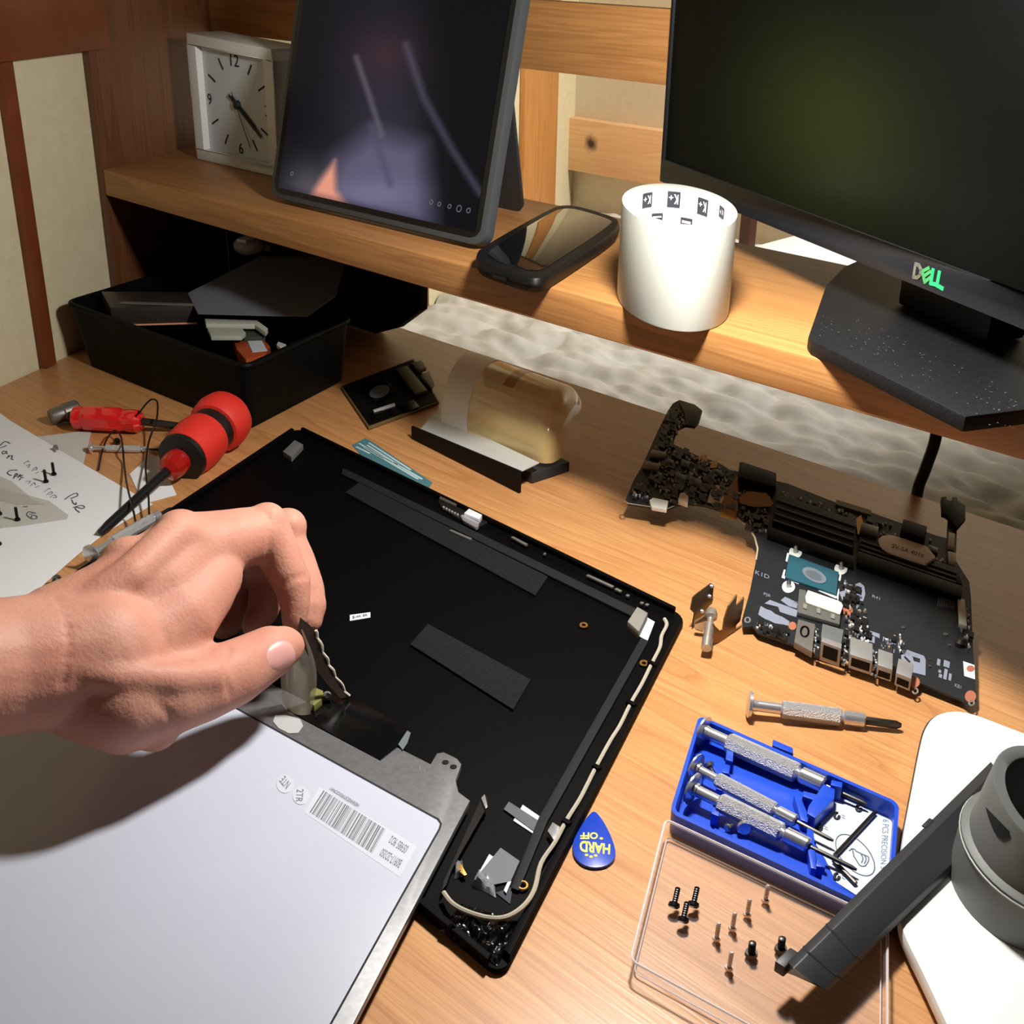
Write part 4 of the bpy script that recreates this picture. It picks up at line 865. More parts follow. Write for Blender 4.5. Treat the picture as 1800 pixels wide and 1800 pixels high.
# ================================================================ motherboard
pA, pB, pC = G(1306, 1101, .0075), G(1700, 1233, .0075), G(1385, 848, .028)
bn = (pB - pA).cross(pC - pA).normalized(); bn = bn if bn.z > 0 else -bn
bp_ = lambda x, y, h=0.0: onp(x, y, pA + bn * h, bn)
pcb = thing('motherboard', 'black laptop motherboard with curved cutout lying at the back edge of the desk', 'motherboard', G(1480, 1010, .001))
def plate(name, pts, h0, h1, m, par=pcb, bevel=0.0, **kw):
    t = [bp_(x, y, h1) for x, y in pts]; mb = MB(); mb.prism(t, [p - bn * (h1 - h0) for p in t]); return mb.obj(name, m, par, bevel=bevel, **kw)
AX, AY = (.935, .356), (-.14, .99)
def cor(cx, cy, w, h): return [(cx + AX[0] * w * i / 2 + AY[0] * h * j / 2, cy + AX[1] * w * i / 2 + AY[1] * h * j / 2) for i, j in ((-1, -1), (1, -1), (1, 1), (-1, 1))]
def comp(name, cx, cy, w, h, ht, m, par=pcb, bevel=.0, **kw): return plate(name, cor(cx, cy, w, h), .0001, ht, m, par, bevel, **kw)
outl = [(1183, 709), (1194, 703), (1221, 711), (1234, 721), (1228, 742), (1221, 751), (1205, 749), (1192, 755), (1182, 780), (1205, 791), (1228, 802), (1261, 812), (1283, 826), (1300, 829), (1363, 845), (1385, 850), (1471, 884), (1532, 901), (1583, 919), (1648, 942), (1664, 946), (1666, 912), (1655, 905), (1653, 880), (1683, 880), (1697, 888), (1697, 913), (1682, 930), (1680, 985), (1704, 1023), (1707, 1053), (1709, 1112), (1716, 1232), (1703, 1240), (1690, 1230), (1613, 1199), (1492, 1164), (1422, 1143), (1332, 1112), (1323, 1101), (1306, 1102), (1304, 1090), (1318, 1040), (1329, 985), (1332, 965), (1327, 945), (1317, 929), (1296, 911), (1268, 898), (1239, 889), (1214, 886), (1190, 888), (1172, 896), (1105, 886), (1098, 882), (1114, 844), (1128, 820), (1143, 787), (1157, 756), (1174, 722)]
M_pcb = mat('pcb_solder_mask', (26, 30, 34), 0.45, spec=.4, mott=((32, 36, 40), 130, .2))
plate('board', outl, -.0016, 0, M_pcb)
edge = [(1098, 882), (1105, 886), (1172, 896), (1190, 888), (1214, 886), (1239, 889), (1268, 898), (1296, 911), (1317, 929), (1327, 945), (1332, 965), (1329, 985)]
mb = MB(); mb.tube([bp_(x, y, -.0006) for x, y in edge], .0009, 6); mb.obj('board_edge', mat('edge_pale', (186, 170, 140), .5), pcb)
for i, (x, y) in enumerate(((1440, 930), (1690, 1205), (1330, 1080))):   # standoffs that hold the board off the desk
    p = bp_(x, y, -.0017)
    if p.y < 1.35: mb = MB(); mb.lathe(Vector((p.x, p.y, .0004)), p, [(0, .004), (1, .004)], 10); mb.obj('standoff', M_dsteel, pcb)
M_teal = mat('substrate_teal', (34, 84, 98), .45); M_die = mat('die_mirror', (150, 164, 176), .22, .5)
ck = lambda *p: Z(p, 1370, 950, 10.59)
cpu = plate('processor', ck((190, 255), (1105, 585), (1060, 1000), (105, 680)), .0002, .0022, M_teal, bevel=.0002)
el = lambda cx, cy, a, p, q, n=20: [(cx + a * math.cos(6.2832 * k / n), cy + p * math.cos(6.2832 * k / n) + q * math.sin(6.2832 * k / n)) for k in range(n)]
plate('die', ck(*el(650, 645, 225, 85, 125)), .0023, .0029, M_die, cpu)
plate('die_centre', ck(*el(645, 645, 150, 58, 75)), .0030, .0032, mat('die_grey', (104, 116, 126), .35, .3), cpu)
M_wht = mat('print_white_pcb', (226, 232, 226), .6)
for q in (((40, 690), (85, 540), (115, 545), (85, 690)), ((40, 690), (90, 660), (370, 770), (360, 810)), ((725, 935), (760, 930), (1075, 1045), (1050, 1080)), ((1062, 1060), (1100, 900), (1115, 900), (1095, 1120)), ((1100, 740), (1130, 590), (1160, 610), (1135, 755)), ((115, 380), (145, 230), (185, 240), (150, 395))): plate('corner_print', ck(*q), .0001, .0003, M_wht)
for x, y in ((300, 218), (1145, 525), (170, 860)):
    c = ck((x, y))[0]; rg = plate('mounting_ring', [(c[0] + 11.5 * math.cos(k * .3927), c[1] + 10.5 * math.sin(k * .3927)) for k in range(16)], .0001, .0006, M_wht)
    p = bp_(c[0], c[1], .0007); mb = MB(); mb.lathe(p, p + bn * .006, [(0, .0019), (.85, .0019), (1, .0012)], 10); mb.obj('pin', M_steel, rg)
plate('thermal_pad', ck((530, 922), (1100, 1120), (1160, 1160), (1185, 1215), (1130, 1370), (500, 1145), (483, 1040)), .0045, .0062, mat('pad_cream', (236, 240, 216), .7), bevel=.0004)
plate('power_stage', ck((370, 900), (500, 930), (490, 1150), (1140, 1380), (1120, 1560), (330, 1330)), .0002, .0044, mat('stage_grey', (92, 92, 88), .5), bevel=.0003)
for x, y in ((480, 1215), (735, 1300), (1000, 1400)): plate('inductor', ck((x - 35, y - 50), (x + 35, y - 25), (x + 30, y + 60), (x - 40, y + 35)), .0045, .0056, M_rub)
z8 = lambda *p: Z(p, 1380, 820, 4.286)
M_slot = mat('slot_black', (5, 5, 5), .5, spec=.15)
plate('memory_slot', [(1366, 866), (1506, 915), (1500, 968), (1358, 916)], .0002, .0040, M_slot, bevel=.0004)
plate('memory_slot', [(1350, 925), (1502, 978), (1500, 992), (1349, 938)], .0002, .0062, M_slot, bevel=.0004)
s2 = plate('memory_slot', [(1508, 968), (1692, 1030), (1690, 1050), (1506, 988)], .0002, .0062, M_slot, bevel=.0004)
plate('slot_body', [(1512, 940), (1682, 998), (1692, 1028), (1508, 966)], .0002, .0030, M_slot, bevel=.0003)
M_pin = mat('pin_gold', (116, 92, 50), .4, .7)
for i in range(34):
    t = i / 33; x, y = 1516 + 166 * t, 992 + 56 * t + (3 if i % 2 else 0); comp('slot_pin', x, y, 2.0, 8, .0012, M_pin, s2)
t_ = plate('edge_connector', [(1300, 812), (1306, 812), (1358, 829), (1365, 832), (1364, 856), (1297, 838)], .0002, .008, M_slot, bevel=.0005)
plate('black_block', [(1588, 912), (1630, 925), (1626, 946), (1583, 932)], .0002, .011, M_slot, bevel=.0006)
bs_ = plate('coin_cell_wrap', z8((705, 545), (730, 520), (812, 515), (1072, 600), (1135, 682), (1060, 732), (792, 642), (720, 590)), .0030, .0062, mat('wrap_white', (246, 247, 247), .6), bevel=.0006)
q = z8((800, 610), (1040, 690), (1052, 660), (812, 580)); mb = MB(); text_on(mb, 'SV-5A 4016', Quad(*[bp_(x, y, .0064) for x, y in q], n=bn), .0, .01); mb.obj('wrap_print', M_pr, bs_)
z7 = lambda *p: Z(p, 1050, 660, 4.5)
plate('silver_sticker', z7((912, 858), (1042, 892), (980, 1032), (870, 1000)), .0012, .0016, mat('sticker_silver', (226, 224, 218), .5), bevel=0)
M_kap = mat('kapton_board', (176, 120, 26), .2, alpha=.7, spec=.7)
plate('amber_tape', z7((985, 1000), (1060, 850), (1100, 790), (1120, 830), (1110, 1060), (1090, 1140), (970, 1110)), .0018, .0022, M_kap)
plate('amber_tape', z7((1120, 960), (1190, 915), (1340, 930), (1395, 1010), (1370, 1035), (1240, 1040), (1130, 1010)), .0030, .0034, M_kap)
M_can = mat('shield_can', (98, 92, 84), .4, .5)
plate('shield_can', z7((430, 585), (548, 605), (532, 652), (412, 630)), .0002, .004, M_can, bevel=.0003)
plate('shield_can', z7((375, 670), (500, 700), (485, 748), (358, 715)), .0002, .004, M_can, bevel=.0003)
plate('usb_socket', z7((412, 985), (440, 965), (562, 990), (548, 1060), (430, 1040)), .0002, .004, mat('socket_white', (208, 206, 196), .4), bevel=.0004)
plate('header', z7((640, 985), (655, 930), (690, 925), (722, 960), (715, 1010)), .0002, .005, mat('header_cream', (210, 196, 180), .5), bevel=.0003)
for q in (((800, 635), (865, 625), (872, 680), (805, 690)), ((890, 680), (948, 668), (955, 728), (893, 732))): plate('gold_pad', z7(*q), .0001, .001, M_gold)
plate('tab_block', z7((650, 205), (770, 232), (830, 278), (805, 365), (770, 405), (700, 385), (690, 300)), .0002, .003, mat('tab_grey', (34, 36, 35), .5), bevel=.0005)
plate('tab_block', [(1654, 874), (1664, 872), (1664, 878), (1672, 880), (1674, 873), (1683, 874), (1684, 884), (1697, 888), (1696, 912), (1682, 928), (1664, 905), (1655, 903)], .0002, .004, M_slot, bevel=.0005)
M_conw = mat('connector_pale', (196, 196, 184), .45)
plate('flat_connector', [(1684, 1049), (1696, 1054), (1700, 1100), (1686, 1096)], .0002, .004, M_conw, bevel=.0003)
plate('flat_connector', [(1668, 935), (1679, 938), (1677, 962), (1666, 960)], .0002, .0035, M_conw, bevel=.0003)
plate('flat_connector', [(1666, 968), (1680, 972), (1680, 990), (1668, 986)], .0002, .0035, M_conw, bevel=.0003)
plate('gold_strip', [(1470, 878), (1532, 897), (1531, 905), (1469, 886)], .0002, .0022, mat('strip_olive', (104, 96, 72), .4, .4))
plate('gold_strip', [(1504, 912), (1514, 905), (1520, 930), (1508, 940)], .0002, .0022, M_gold)
plate('shield_can', [(1515, 918), (1545, 926), (1542, 944), (1511, 934)], .0002, .005, mat('can_dark', (62, 62, 60), .35, .5), bevel=.0003)
# sockets along the front edge
def port(name, a, b, dep, ht, m, hole=(.14, .86, .12, .80), mh=M_slot):
    p, q = bp_(*a), bp_(*b); d = (pC - pA); d = (d - (q - p).normalized() * d.dot((q - p).normalized())).normalized(); d = Vector((d.x * .8 - .25, d.y, d.z)).normalized() * dep
    mb = MB(); mb.prism([p + bn * ht, q + bn * ht, q + d + bn * ht, p + d + bn * ht], [p, q, q + d, p + d]); o = mb.obj(name, m, pcb, bevel=.0005)
    fq = Quad(p, q, q + bn * ht, p + bn * ht); fq.n = fq.n if fq.n.y < 0 else -fq.n
    mb = MB(); fq.bx(mb, *hole, -.001, .0003); mb.obj('opening', mh, o); return o
M_port = mat('port_steel', (150, 149, 146), .4, .4)
M_jack = mat('jack_grey', (110, 106, 100), .45, .3)
jk = plate('power_jack', [(1403, 1088), (1433, 1097), (1428, 1146), (1396, 1128)], .0002, .006, M_jack, bevel=.0005)
c = (1414.5, 1110); mb = MB(); mb.tube([bp_(c[0] + 7 * math.cos(k * .3927), c[1] + 9 * math.sin(k * .3927), .0065) for k in range(17)], .0008, 5); mb.obj('ring', M_slot, jk)
plate('socket_lid', [(1446, 1096), (1483, 1107), (1479, 1132), (1443, 1120)], .0002, .0125, mat('lan_grey', (104, 108, 108), .45, .2), bevel=.0004)
port('network_socket', (1440, 1160), (1475, 1173), .006, .0170, mat('lan_frame', (142, 138, 138), .45, .3), (.14, .86, .22, .86))
port('usb_port', (1491, 1174), (1531, 1187), .022, .0125, M_port, (.10, .90, .22, .80))
port('display_port', (1540, 1190), (1566, 1199), .020, .0110, M_port, (.10, .90, .15, .62))
port('usb_port', (1572, 1204), (1599, 1215), .018, .0110, M_port, (.12, .88, .18, .70))
for x, y, r in ((1608, 1199, 9), (1706, 1224, 10), (1393, 1100, 7), (1490, 1073, 9)):
    plate('screw_pad', [(x + r * math.cos(k * .5236), y + r * 1.05 * math.sin(k * .5236)) for k in range(12)], .0001, .0005, M_copper)
for x, y in ((1609, 1215), (1708, 1236), (1097, 885), (1314, 1090)):
    mb = MB(); mb.tube([bp_(x + 4.5 * math.cos(k * .5236), y + 4.5 * math.sin(k * .5236), .0002) for k in range(13)], .0007, 6); mb.obj('screw_ring', M_rub if y > 1000 else M_gold, pcb)
lab = plate('white_label', [(1693, 1162), (1713, 1169), (1714, 1194), (1695, 1188)], .0002, .0004, M_paper)
plate('screw_pad', [(1706 + 7 * math.cos(k * .5236), 1175 + 5.5 * math.sin(k * .5236)) for k in range(12)], .0005, .0007, M_copper, lab)
z2k = lambda *p: Z(p, 1300, 1040, 9); z3k = lambda *p: Z(p, 1460, 1100, 6.667)
for q in (z2k((295, 360), (335, 225), (420, 275), (500, 300), (560, 350), (680, 400), (790, 470), (775, 540), (700, 520), (560, 500), (480, 460), (400, 430)), z2k((395, 185), (480, 130), (640, 190), (780, 240), (920, 295), (895, 400), (760, 360), (640, 320), (610, 240)), z2k((650, 135), (720, 80), (790, 110), (920, 190), (905, 265), (780, 230)),
          z3k((440, 50), (575, 95), (575, 145), (455, 95)), z3k((462, 110), (520, 130), (515, 205), (450, 182)), z3k((825, 330), (870, 335), (895, 280), (1095, 352), (1115, 400), (1112, 582), (960, 545), (940, 575), (870, 540), (900, 440), (830, 400)), ck((1240, 810), (1380, 830), (1500, 780), (1580, 850), (1600, 1000), (1560, 1130), (1420, 1100), (1360, 960), (1260, 920)), ck((1110, 960), (1220, 930), (1330, 1020), (1300, 1130), (1180, 1130))):
    plate('bare_pad', q, .0001, .0003, M_silk)
for q in (z3k((960, 360), (1050, 385), (1045, 430), (975, 410)), z3k((870, 350), (940, 420), (925, 435), (860, 370))): plate('pad_mark', q, .0003, .0005, M_pcb)
for (cx, cy, w, h) in ((1650, 1164, 6, 11), (1652, 1180, 5, 5), (1653, 1188, 6, 6), (1664, 1167, 11, 11), (1662, 1185, 6, 18), (1670, 1190, 5, 12)): comp('bare_pad', cx, cy, w, h, .0003, M_silk)
for x, y, r in ((1587, 1104, 4.5), (1662, 1116, 5), (1669, 1135, 3), (1521, 1078, 4.5), (1634, 1160, 2), (1634, 1172, 3), (1380, 970, 3)):
    p = bp_(x, y, .0001); mb = MB(); mb.lathe(p, p + bn * .0009, [(0, r / 2400), (1, r / 2600)], 10); mb.obj('solder_dot', M_steel, pcb)
pp = bp_(1688, 1134, .0001); mb = MB(); mb.lathe(pp, pp + bn * .006, [(0, .0042), (.6, .0042), (1, .002)], 14); mb.obj('cell_socket', M_dsteel, pcb)
# raised ribs along the memory slots, flat print and lines on the board
for k in range(4):
    x0, y0 = 1366 - 2 * k, 876 + 12 * k; plate('slot_rib', [(x0, y0), (x0 + 138, y0 + 47), (x0 + 138, y0 + 50), (x0, y0 + 3)], .0041, .0050, mat('rib_grey', (30, 31, 32), .5))
for k in range(3):
    x0, y0 = 1514 - k, 948 + 8 * k; plate('slot_rib', [(x0, y0), (x0 + 168, y0 + 57), (x0 + 168, y0 + 60), (x0, y0 + 3)], .0031, .0040, mat('rib_grey', (30, 31, 32), .5))
for s, (x, y), w, h in (('K1D', (1340, 1010), 26, 7), ('PJ8', (1348, 1046), 12, 6), ('MS-1', (1566, 1128), 30, 8), ('V1.1', (1560, 1140), 26, 7), ('7C2', (1400, 1060), 14, 5), ('U9', (1372, 940), 10, 5), ('JHD1', (1665, 1045), 22, 6), ('R41', (1540, 1050), 14, 5), ('C88 C90', (1600, 1150), 30, 5), ('KB1', (1684, 1206), 12, 6)):
    c_ = [bp_(a, b, .0003) for a, b in cor(x, y, w, h)]; mb = MB(); text_on(mb, s, Quad(c_[3], c_[2], c_[1], c_[0], n=bn), .0); mb.obj('board_print', M_silk, pcb)
for i in range(9):
    x, y = 1650 + 3.4 * i, 1052 + 1.2 * i; comp('trace', x, y, 1.2, 26 - i, .0003, M_silk)
for i in range(7): comp('chip_leg', 1548 + 3 * i, 1138 + 1.1 * i, 1.4, 18, .0006, M_steel)
for x, y, w, h in ((1246, 842, 18, 14), (1222, 848, 22, 16), (1196, 840, 20, 15), (1205, 815, 16, 12), (1176, 812, 16, 12), (1262, 830, 12, 10), (1330, 880, 14, 12), (1500, 1050, 16, 12), (1508, 1092, 12, 12), (1494, 1132, 14, 10), (1640, 965, 18, 10), (1565, 945, 16, 10)):
    comp('chip', x, y, w, h, .0026, mat('chip_black', (20, 20, 21), .35), bevel=.0002)
# the tiny chips, far too many and too small to pick apart singly
rnd = random.Random(5)
regs = [([(1174, 722), (1190, 712), (1212, 742), (1192, 756), (1180, 782), (1157, 770)], 110), ([(1150, 780), (1182, 782), (1290, 830), (1296, 905), (1240, 884), (1180, 884), (1140, 845)], 420), ([(1300, 860), (1352, 870), (1350, 935), (1325, 940), (1300, 908)], 90), ([(1112, 850), (1140, 850), (1146, 880), (1104, 882)], 40), ([(1482, 1020), (1518, 1030), (1530, 1130), (1488, 1120)], 130), ([(1428, 1100), (1442, 1104), (1438, 1150), (1428, 1146)], 24), ([(1484, 1110), (1500, 1118), (1488, 1168), (1476, 1165)], 34), ([(1530, 1140), (1545, 1146), (1540, 1188), (1530, 1184)], 24), ([(1334, 1090), (1385, 1108), (1380, 1122), (1330, 1102)], 90), ([(1510, 930), (1590, 940), (1662, 985), (1655, 995), (1512, 958)], 110), ([(1690, 1060), (1706, 1075), (1708, 1150), (1690, 1120)], 26), ([(1552, 1110), (1590, 1116), (1588, 1150), (1558, 1140)], 18), ([(1372, 862), (1640, 944), (1640, 952), (1370, 870)], 50)]
cols = [mat('smd_dark', (22, 22, 22), .4), mat('smd_grey', (120, 122, 126), .4, .3), mat('smd_tan', (150, 126, 96), .5), mat('smd_pale', (190, 192, 196), .4)]
mb = MB()
for P_, n in regs:
    xs, ys = [p[0] for p in P_], [p[1] for p in P_]; k = 0; tries = 0
    while k < n and tries < 4000:
        tries += 1; x, y = rnd.uniform(min(xs), max(xs)), rnd.uniform(min(ys), max(ys))
        if not in_poly(x, y, P_): continue
        k += 1; big = rnd.random() < .12; w, h = (rnd.uniform(7, 13), rnd.uniform(6, 11)) if big else (rnd.uniform(2, 5), rnd.uniform(2, 4.5))
        ci = 0 if big else rnd.choice((0, 1, 1, 2, 3, 3)) if y > 990 else rnd.choice((0, 0, 1, 1, 2, 3))
        t = [bp_(a, b, .0018 if not big else .0026) for a, b in cor(x, y, w, h)]; mb.prism(t, [p - bn * .0017 for p in t], ci)
mb.obj('surface_components', cols, pcb, kind='stuff')
# ================================================================ hinge
hk = lambda x, y: (1200 + x / 11.25, 1010 + y / 11.25)
hinge = thing('hinge', 'small metal laptop hinge bracket standing between lid and motherboard', 'hinge', G(1250, 1115))
M_hg = mat('hinge_steel', (112, 98, 76), .34, .85); M_hgl = mat('hinge_bright', (184, 178, 168), .32, .7)
h0 = G(1219, 1106); hd = (G(1254, 1084) - h0); n1 = hd.cross(Vector((0, .25, 1))).normalized()
def hplate(name, pts, p0, nrm, m, th=.0012):
    q = [onp(*hk(x, y), p0, nrm) for x, y in pts]; q = [Vector((p.x, p.y, max(p.z, .0002))) for p in q]; mb = MB(); mb.ext(q, nrm * (th if nrm.y > 0 else -th)); mb.obj(name, m, hinge, bevel=.0002)
hplate('leaf', [(570, 172), (612, 205), (615, 260), (600, 400), (605, 500), (580, 580), (530, 620), (470, 700), (430, 800), (235, 920), (195, 1050), (240, 770), (165, 690), (210, 450), (260, 400), (450, 260)], h0, n1, M_hg)
for x, y in ((565, 230), (525, 430), (375, 725)):
    p = onp(*hk(x, y), h0, n1); nn = n1 if n1.y < 0 else -n1; mb = MB(); mb.lathe(p, p + nn * .002, [(0, .0018), (1, .0012)], 10); mb.obj('rivet', M_chrome, hinge)
g0 = G(*hk(600, 1420)); gd = G(*hk(1060, 1130)) - g0; n2 = gd.cross(Vector((0, .15, 1))).normalized()
hplate('leaf', [(1080, 392), (1055, 625), (1165, 510), (1222, 430), (1200, 620), (1140, 920), (1062, 1000), (1042, 1132), (960, 1135), (850, 1290), (720, 1440), (590, 1345), (610, 980), (740, 1112), (800, 1090), (830, 870), (910, 620)], g0, n2, mat('hinge_brown', (128, 100, 70), .4, .75))
mb = MB(); mb.ext([G(*hk(230, 960), .012), G(*hk(470, 790), .018), G(*hk(520, 870), .018), G(*hk(400, 1120), .004), G(*hk(240, 1060), .004)], Vector((0, 0, -.0012))); mb.obj('foot', M_hgl, hinge, bevel=.0003)
mb = MB(); mb.lathe(G(*hk(575, 700), .020), G(*hk(465, 1460), .0085), [(0, .0034), (.10, .0050), (.20, .0050), (.24, .0026), (.36, .0026), (.38, .0036), (.74, .0036), (.76, .0042), (1, .0040)], 16); mb.obj('barrel', M_hgl, hinge)
# ================================================================ loose precision screwdriver on the desk
mini('precision_screwdriver', 'shiny metal precision screwdriver with a round cap lying loose in front of the motherboard', G(1313, 1238, .0098), G(1584, 1275, .0048), .0096, .0064, .0030, split=(.07, .23, .61, .77))
# ================================================================ blue screwdriver case with clear lid
M_blue = mat('case_blue', (24, 72, 196), .35, spec=.5); M_clear = mat('lid_clear', (246, 244, 248), .06, alpha=.06, spec=1.0, coat=1.0)
zc = .0155
case = thing('screwdriver_case', 'open blue plastic screwdriver case with a clear lid hinged on its near side', 'tool case', G(1390, 1440, .0005))
qc = GQ((1177, 1428), (1566, 1612), (1581, 1411), (1229, 1257), zc); drop = lambda P, z: [Vector((p.x, p.y, z)) for p in P]
o_ = [qc.at(u, v) for u, v in rrect(0, 1, 0, 1, .04, .06)]; i_ = [qc.at(u, v) for u, v in rrect(.018, .982, .030, .970, .03, .045)]
n = len(o_); mb = MB(); fs = []
for i in range(n):
    j = (i + 1) % n; fs += [(i, j, n + j, n + i), (n + i, n + j, 2 * n + j, 2 * n + i), (2 * n + i, 2 * n + j, 3 * n + j, 3 * n + i)]
fs += [tuple(range(n - 1, -1, -1)), tuple(range(3 * n, 4 * n))]
mb.add(drop(o_, .0006) + o_ + i_ + drop(i_, .0030), fs); mb.obj('tray', M_blue, case)
ZFL = .0031
k5 = lambda *p: Z(p, 1380, 1330, 6.21)
cardp = part_slab('info_card', k5((560, 470), (600, 445), (1150, 640), (1188, 700), (1175, 1090), (1190, 1200), (790, 1520), (560, 1370), (440, 1120), (340, 960), (250, 650), (330, 690)), ZFL, ZFL + .0006, mat('card_pale', (206, 218, 230), .6), case)
zk = ZFL + .0007
mb = MB(); text_on(mb, '6 PCS PRECISION S', Quad(*[G(*p, zk) for p in k5((1066, 684), (1040, 1225), (1098, 1225), (1138, 694))], n=ZUP), .0, .0); mb.obj('print', mat('card_ink', (96, 104, 116), .7), cardp)
mb = MB(); M_ci = mat('card_line', (110, 118, 130), .7)
stroke(mb, [G(*p, zk) for p in k5(*[(765 + 205 * math.cos(t) + 60 * math.sin(t), 1075 + 215 * math.sin(t) + 70 * math.cos(t)) for t in [k * .3307 for k in range(20)]])], .0004, sub=2)
for st in (((700, 1030), (730, 1005), (770, 1020)), ((735, 1015), (755, 1100)), ((770, 1030), (830, 1060), (900, 1090), (915, 1105)), ((760, 1100), (790, 1150), (820, 1190), (870, 1195), (905, 1150), (915, 1105)), ((830, 1065), (850, 1110), (835, 1160)), ((870, 1085), (885, 1120), (865, 1170))): stroke(mb, [G(*p, zk) for p in k5(*st)], .0004, sub=3)
mb.obj('drawing', M_ci, cardp, kind='stuff')
for x, y in ((375, 775), (565, 650), (805, 568), (565, 1312)):
    mb = MB(); mb.tube([G(*p, zk) for p in k5(*[(x + 26 * math.cos(t), y + 34 * math.sin(t)) for t in [k * .5236 for k in range(11)]])], .0010, 5); mb.obj('symbol', M_ink, cardp)
    for dy in (-18, 6): bar('small_print', k5((x + 55, y + dy))[0], k5((x + 90, y + dy + 22))[0], .0006, zk, zk + .0001, M_ci, cardp)
k4 = lambda *p: Z(p, 1100, 1180, 3.333)
def post(pts, z1, name='holder'): return part_slab(name, k4(*pts), ZFL, z1, M_blue, case, .0004)
post(((592, 445), (632, 455), (628, 530), (585, 515)), .012); post(((572, 540), (612, 550), (606, 600), (562, 590)), .010); post(((545, 622), (575, 640), (566, 700), (528, 685)), .011); post(((515, 760), (556, 772), (545, 850), (500, 830)), .012)
post(((1160, 660), (1225, 690), (1222, 745), (1110, 860), (1062, 830), (1070, 790)), .013, 'holder_block'); post(((1040, 700), (1165, 735), (1160, 775), (1036, 730)), .0125)
post(((985, 725), (1030, 745), (1072, 850), (1065, 885), (1025, 868)), .0105); post(((1062, 915), (1100, 925), (1118, 1160), (1085, 1150), (1060, 1010)), .0105); post(((1120, 1090), (1172, 1100), (1170, 1150), (1115, 1140)), .011); post(((1150, 1190), (1210, 1215), (1330, 1310), (1300, 1330), (1140, 1250)), .009)
post(((1205, 635), (1270, 650), (1268, 682), (1200, 665)), .0145)
part_slab('latch', k4((862, 398), (980, 448), (982, 482), (860, 432)), .006, .011, M_blue, case, .0006)
part_slab('hinge_knuckle', k4((520, 915), (625, 962), (622, 992), (512, 945)), .006, .0125, M_blue, case, .0006)
part_slab('hinge_knuckle', k4((1155, 1240), (1290, 1300), (1282, 1325), (1148, 1268)), .006, .0125, M_blue, case, .0006)
TL_, TR_, BL_ = G(1171, 1437, .012), G(1560, 1617, .012), G(1108, 1688, .012); BR_ = BL_ + TR_ - TL_
ql = Quad(BL_, BR_, TR_, TL_, ZUP); mb = MB()
o_ = [ql.at(u, v) for u, v in rrect(0, 1, 0, .985, .03, .04)]; i_ = [ql.at(u, v) for u, v in rrect(.016, .984, .024, .962, .02, .03)]
mb.add(drop(o_, .0005) + o_ + i_ + drop(i_, .0018), fs); lidp = mb.obj('clear_lid', M_clear, case, label='clear transparent plastic lid lying open')
mb = MB(); mb.tube(o_ + o_[:1], .0008, 6); mb.obj('lid_rim', mat('lid_rim_clear', (246, 238, 240), .06, alpha=.55, spec=1.0), lidp)
mb = MB(); mb.tube(drop(i_, .0022) + [Vector((i_[0].x, i_[0].y, .0022))], .0005, 5); mb.obj('lid_fold', mat('lid_rim_clear', (246, 238, 240), .06, alpha=.55), lidp)
GRP = 'precision screwdrivers in the blue case'
mini('precision_screwdriver', 'shiniest precision screwdriver with white grip along the far side of the blue case', G(1232, 1283, .0135), G(1524, 1414, .0085), .0105, .0068, .0013, GRP, split=(.05, .175, .60, .76))
mini('precision_screwdriver', 'thin precision screwdriver with dull grip in the middle of the blue case', G(1219, 1348, .0135), G(1465, 1478, .0095), .0098, .0048, .0013, GRP, split=(.05, .18, .60, .75))
mini('precision_screwdriver', 'precision screwdriver with fluted grip on the near side of the blue case', G(1213, 1384, .0150), G(1506, 1529, .0090), .0105, .0060, .0014, GRP, split=(.05, .19, .57, .73))
for (a, b, l) in (((985, 605), (545, 1075), 'long thin black bit lying across the card circle in the blue case'), ((530, 1135), (772, 1385), 'short thin black bit lying near the corner of the card in the blue case')):
    mb = MB(); pa, pb = k5(a)[0], k5(b)[0]; mb.tube([G(*pa, zk + .0016), G(*pb, zk + .0016)], .0014, 8); mb.obj('screwdriver_bit', M_dsteel, label=l, cat='bit')
screw('screw', G(1244, 1342, .009), (.3, -.6, -.3), .010, .0018, .0036, M_steel, label='silver screw in the blue case between the two upper screwdrivers')
screw('screw', G(1276, 1456, .007), (.5, .3, 0), .006, .0016, .0028, M_steel, label='tiny silver screw near the hinge side of the blue case')
screw('screw', G(1309, 1457, .009), (.1, .9, -.2), .009, .003, .0048, M_chrome, label='larger silver screw lying beside the near screwdriver in the blue case')
zl_ = .0020
places = {'black': [((1183, 1604), 'black screw in the clear lid, leftmost of the three black ones'), ((1217, 1603), 'black screw in the clear lid, rightmost of the three black ones'), ((1199, 1630), 'black screw in the clear lid, nearest of the three black ones')],
          'dark': [((1320, 1680), 'short dark screw standing in the clear lid, left of two'), ((1372, 1672), 'short dark screw standing in the clear lid, right of two beside the black bar')],
          'pale': [((1345, 1585), 'pale silver screw in the clear lid, farthest of the row'), ((1313, 1610), 'pale silver screw in the clear lid, second from the far end of the row'), ((1287, 1634), 'pale silver screw in the clear lid, middle of the row'), ((1259, 1652), 'pale silver screw in the clear lid, left end of the row'), ((1281, 1704), 'pale silver screw in the clear lid, nearest one set apart from the row')]}
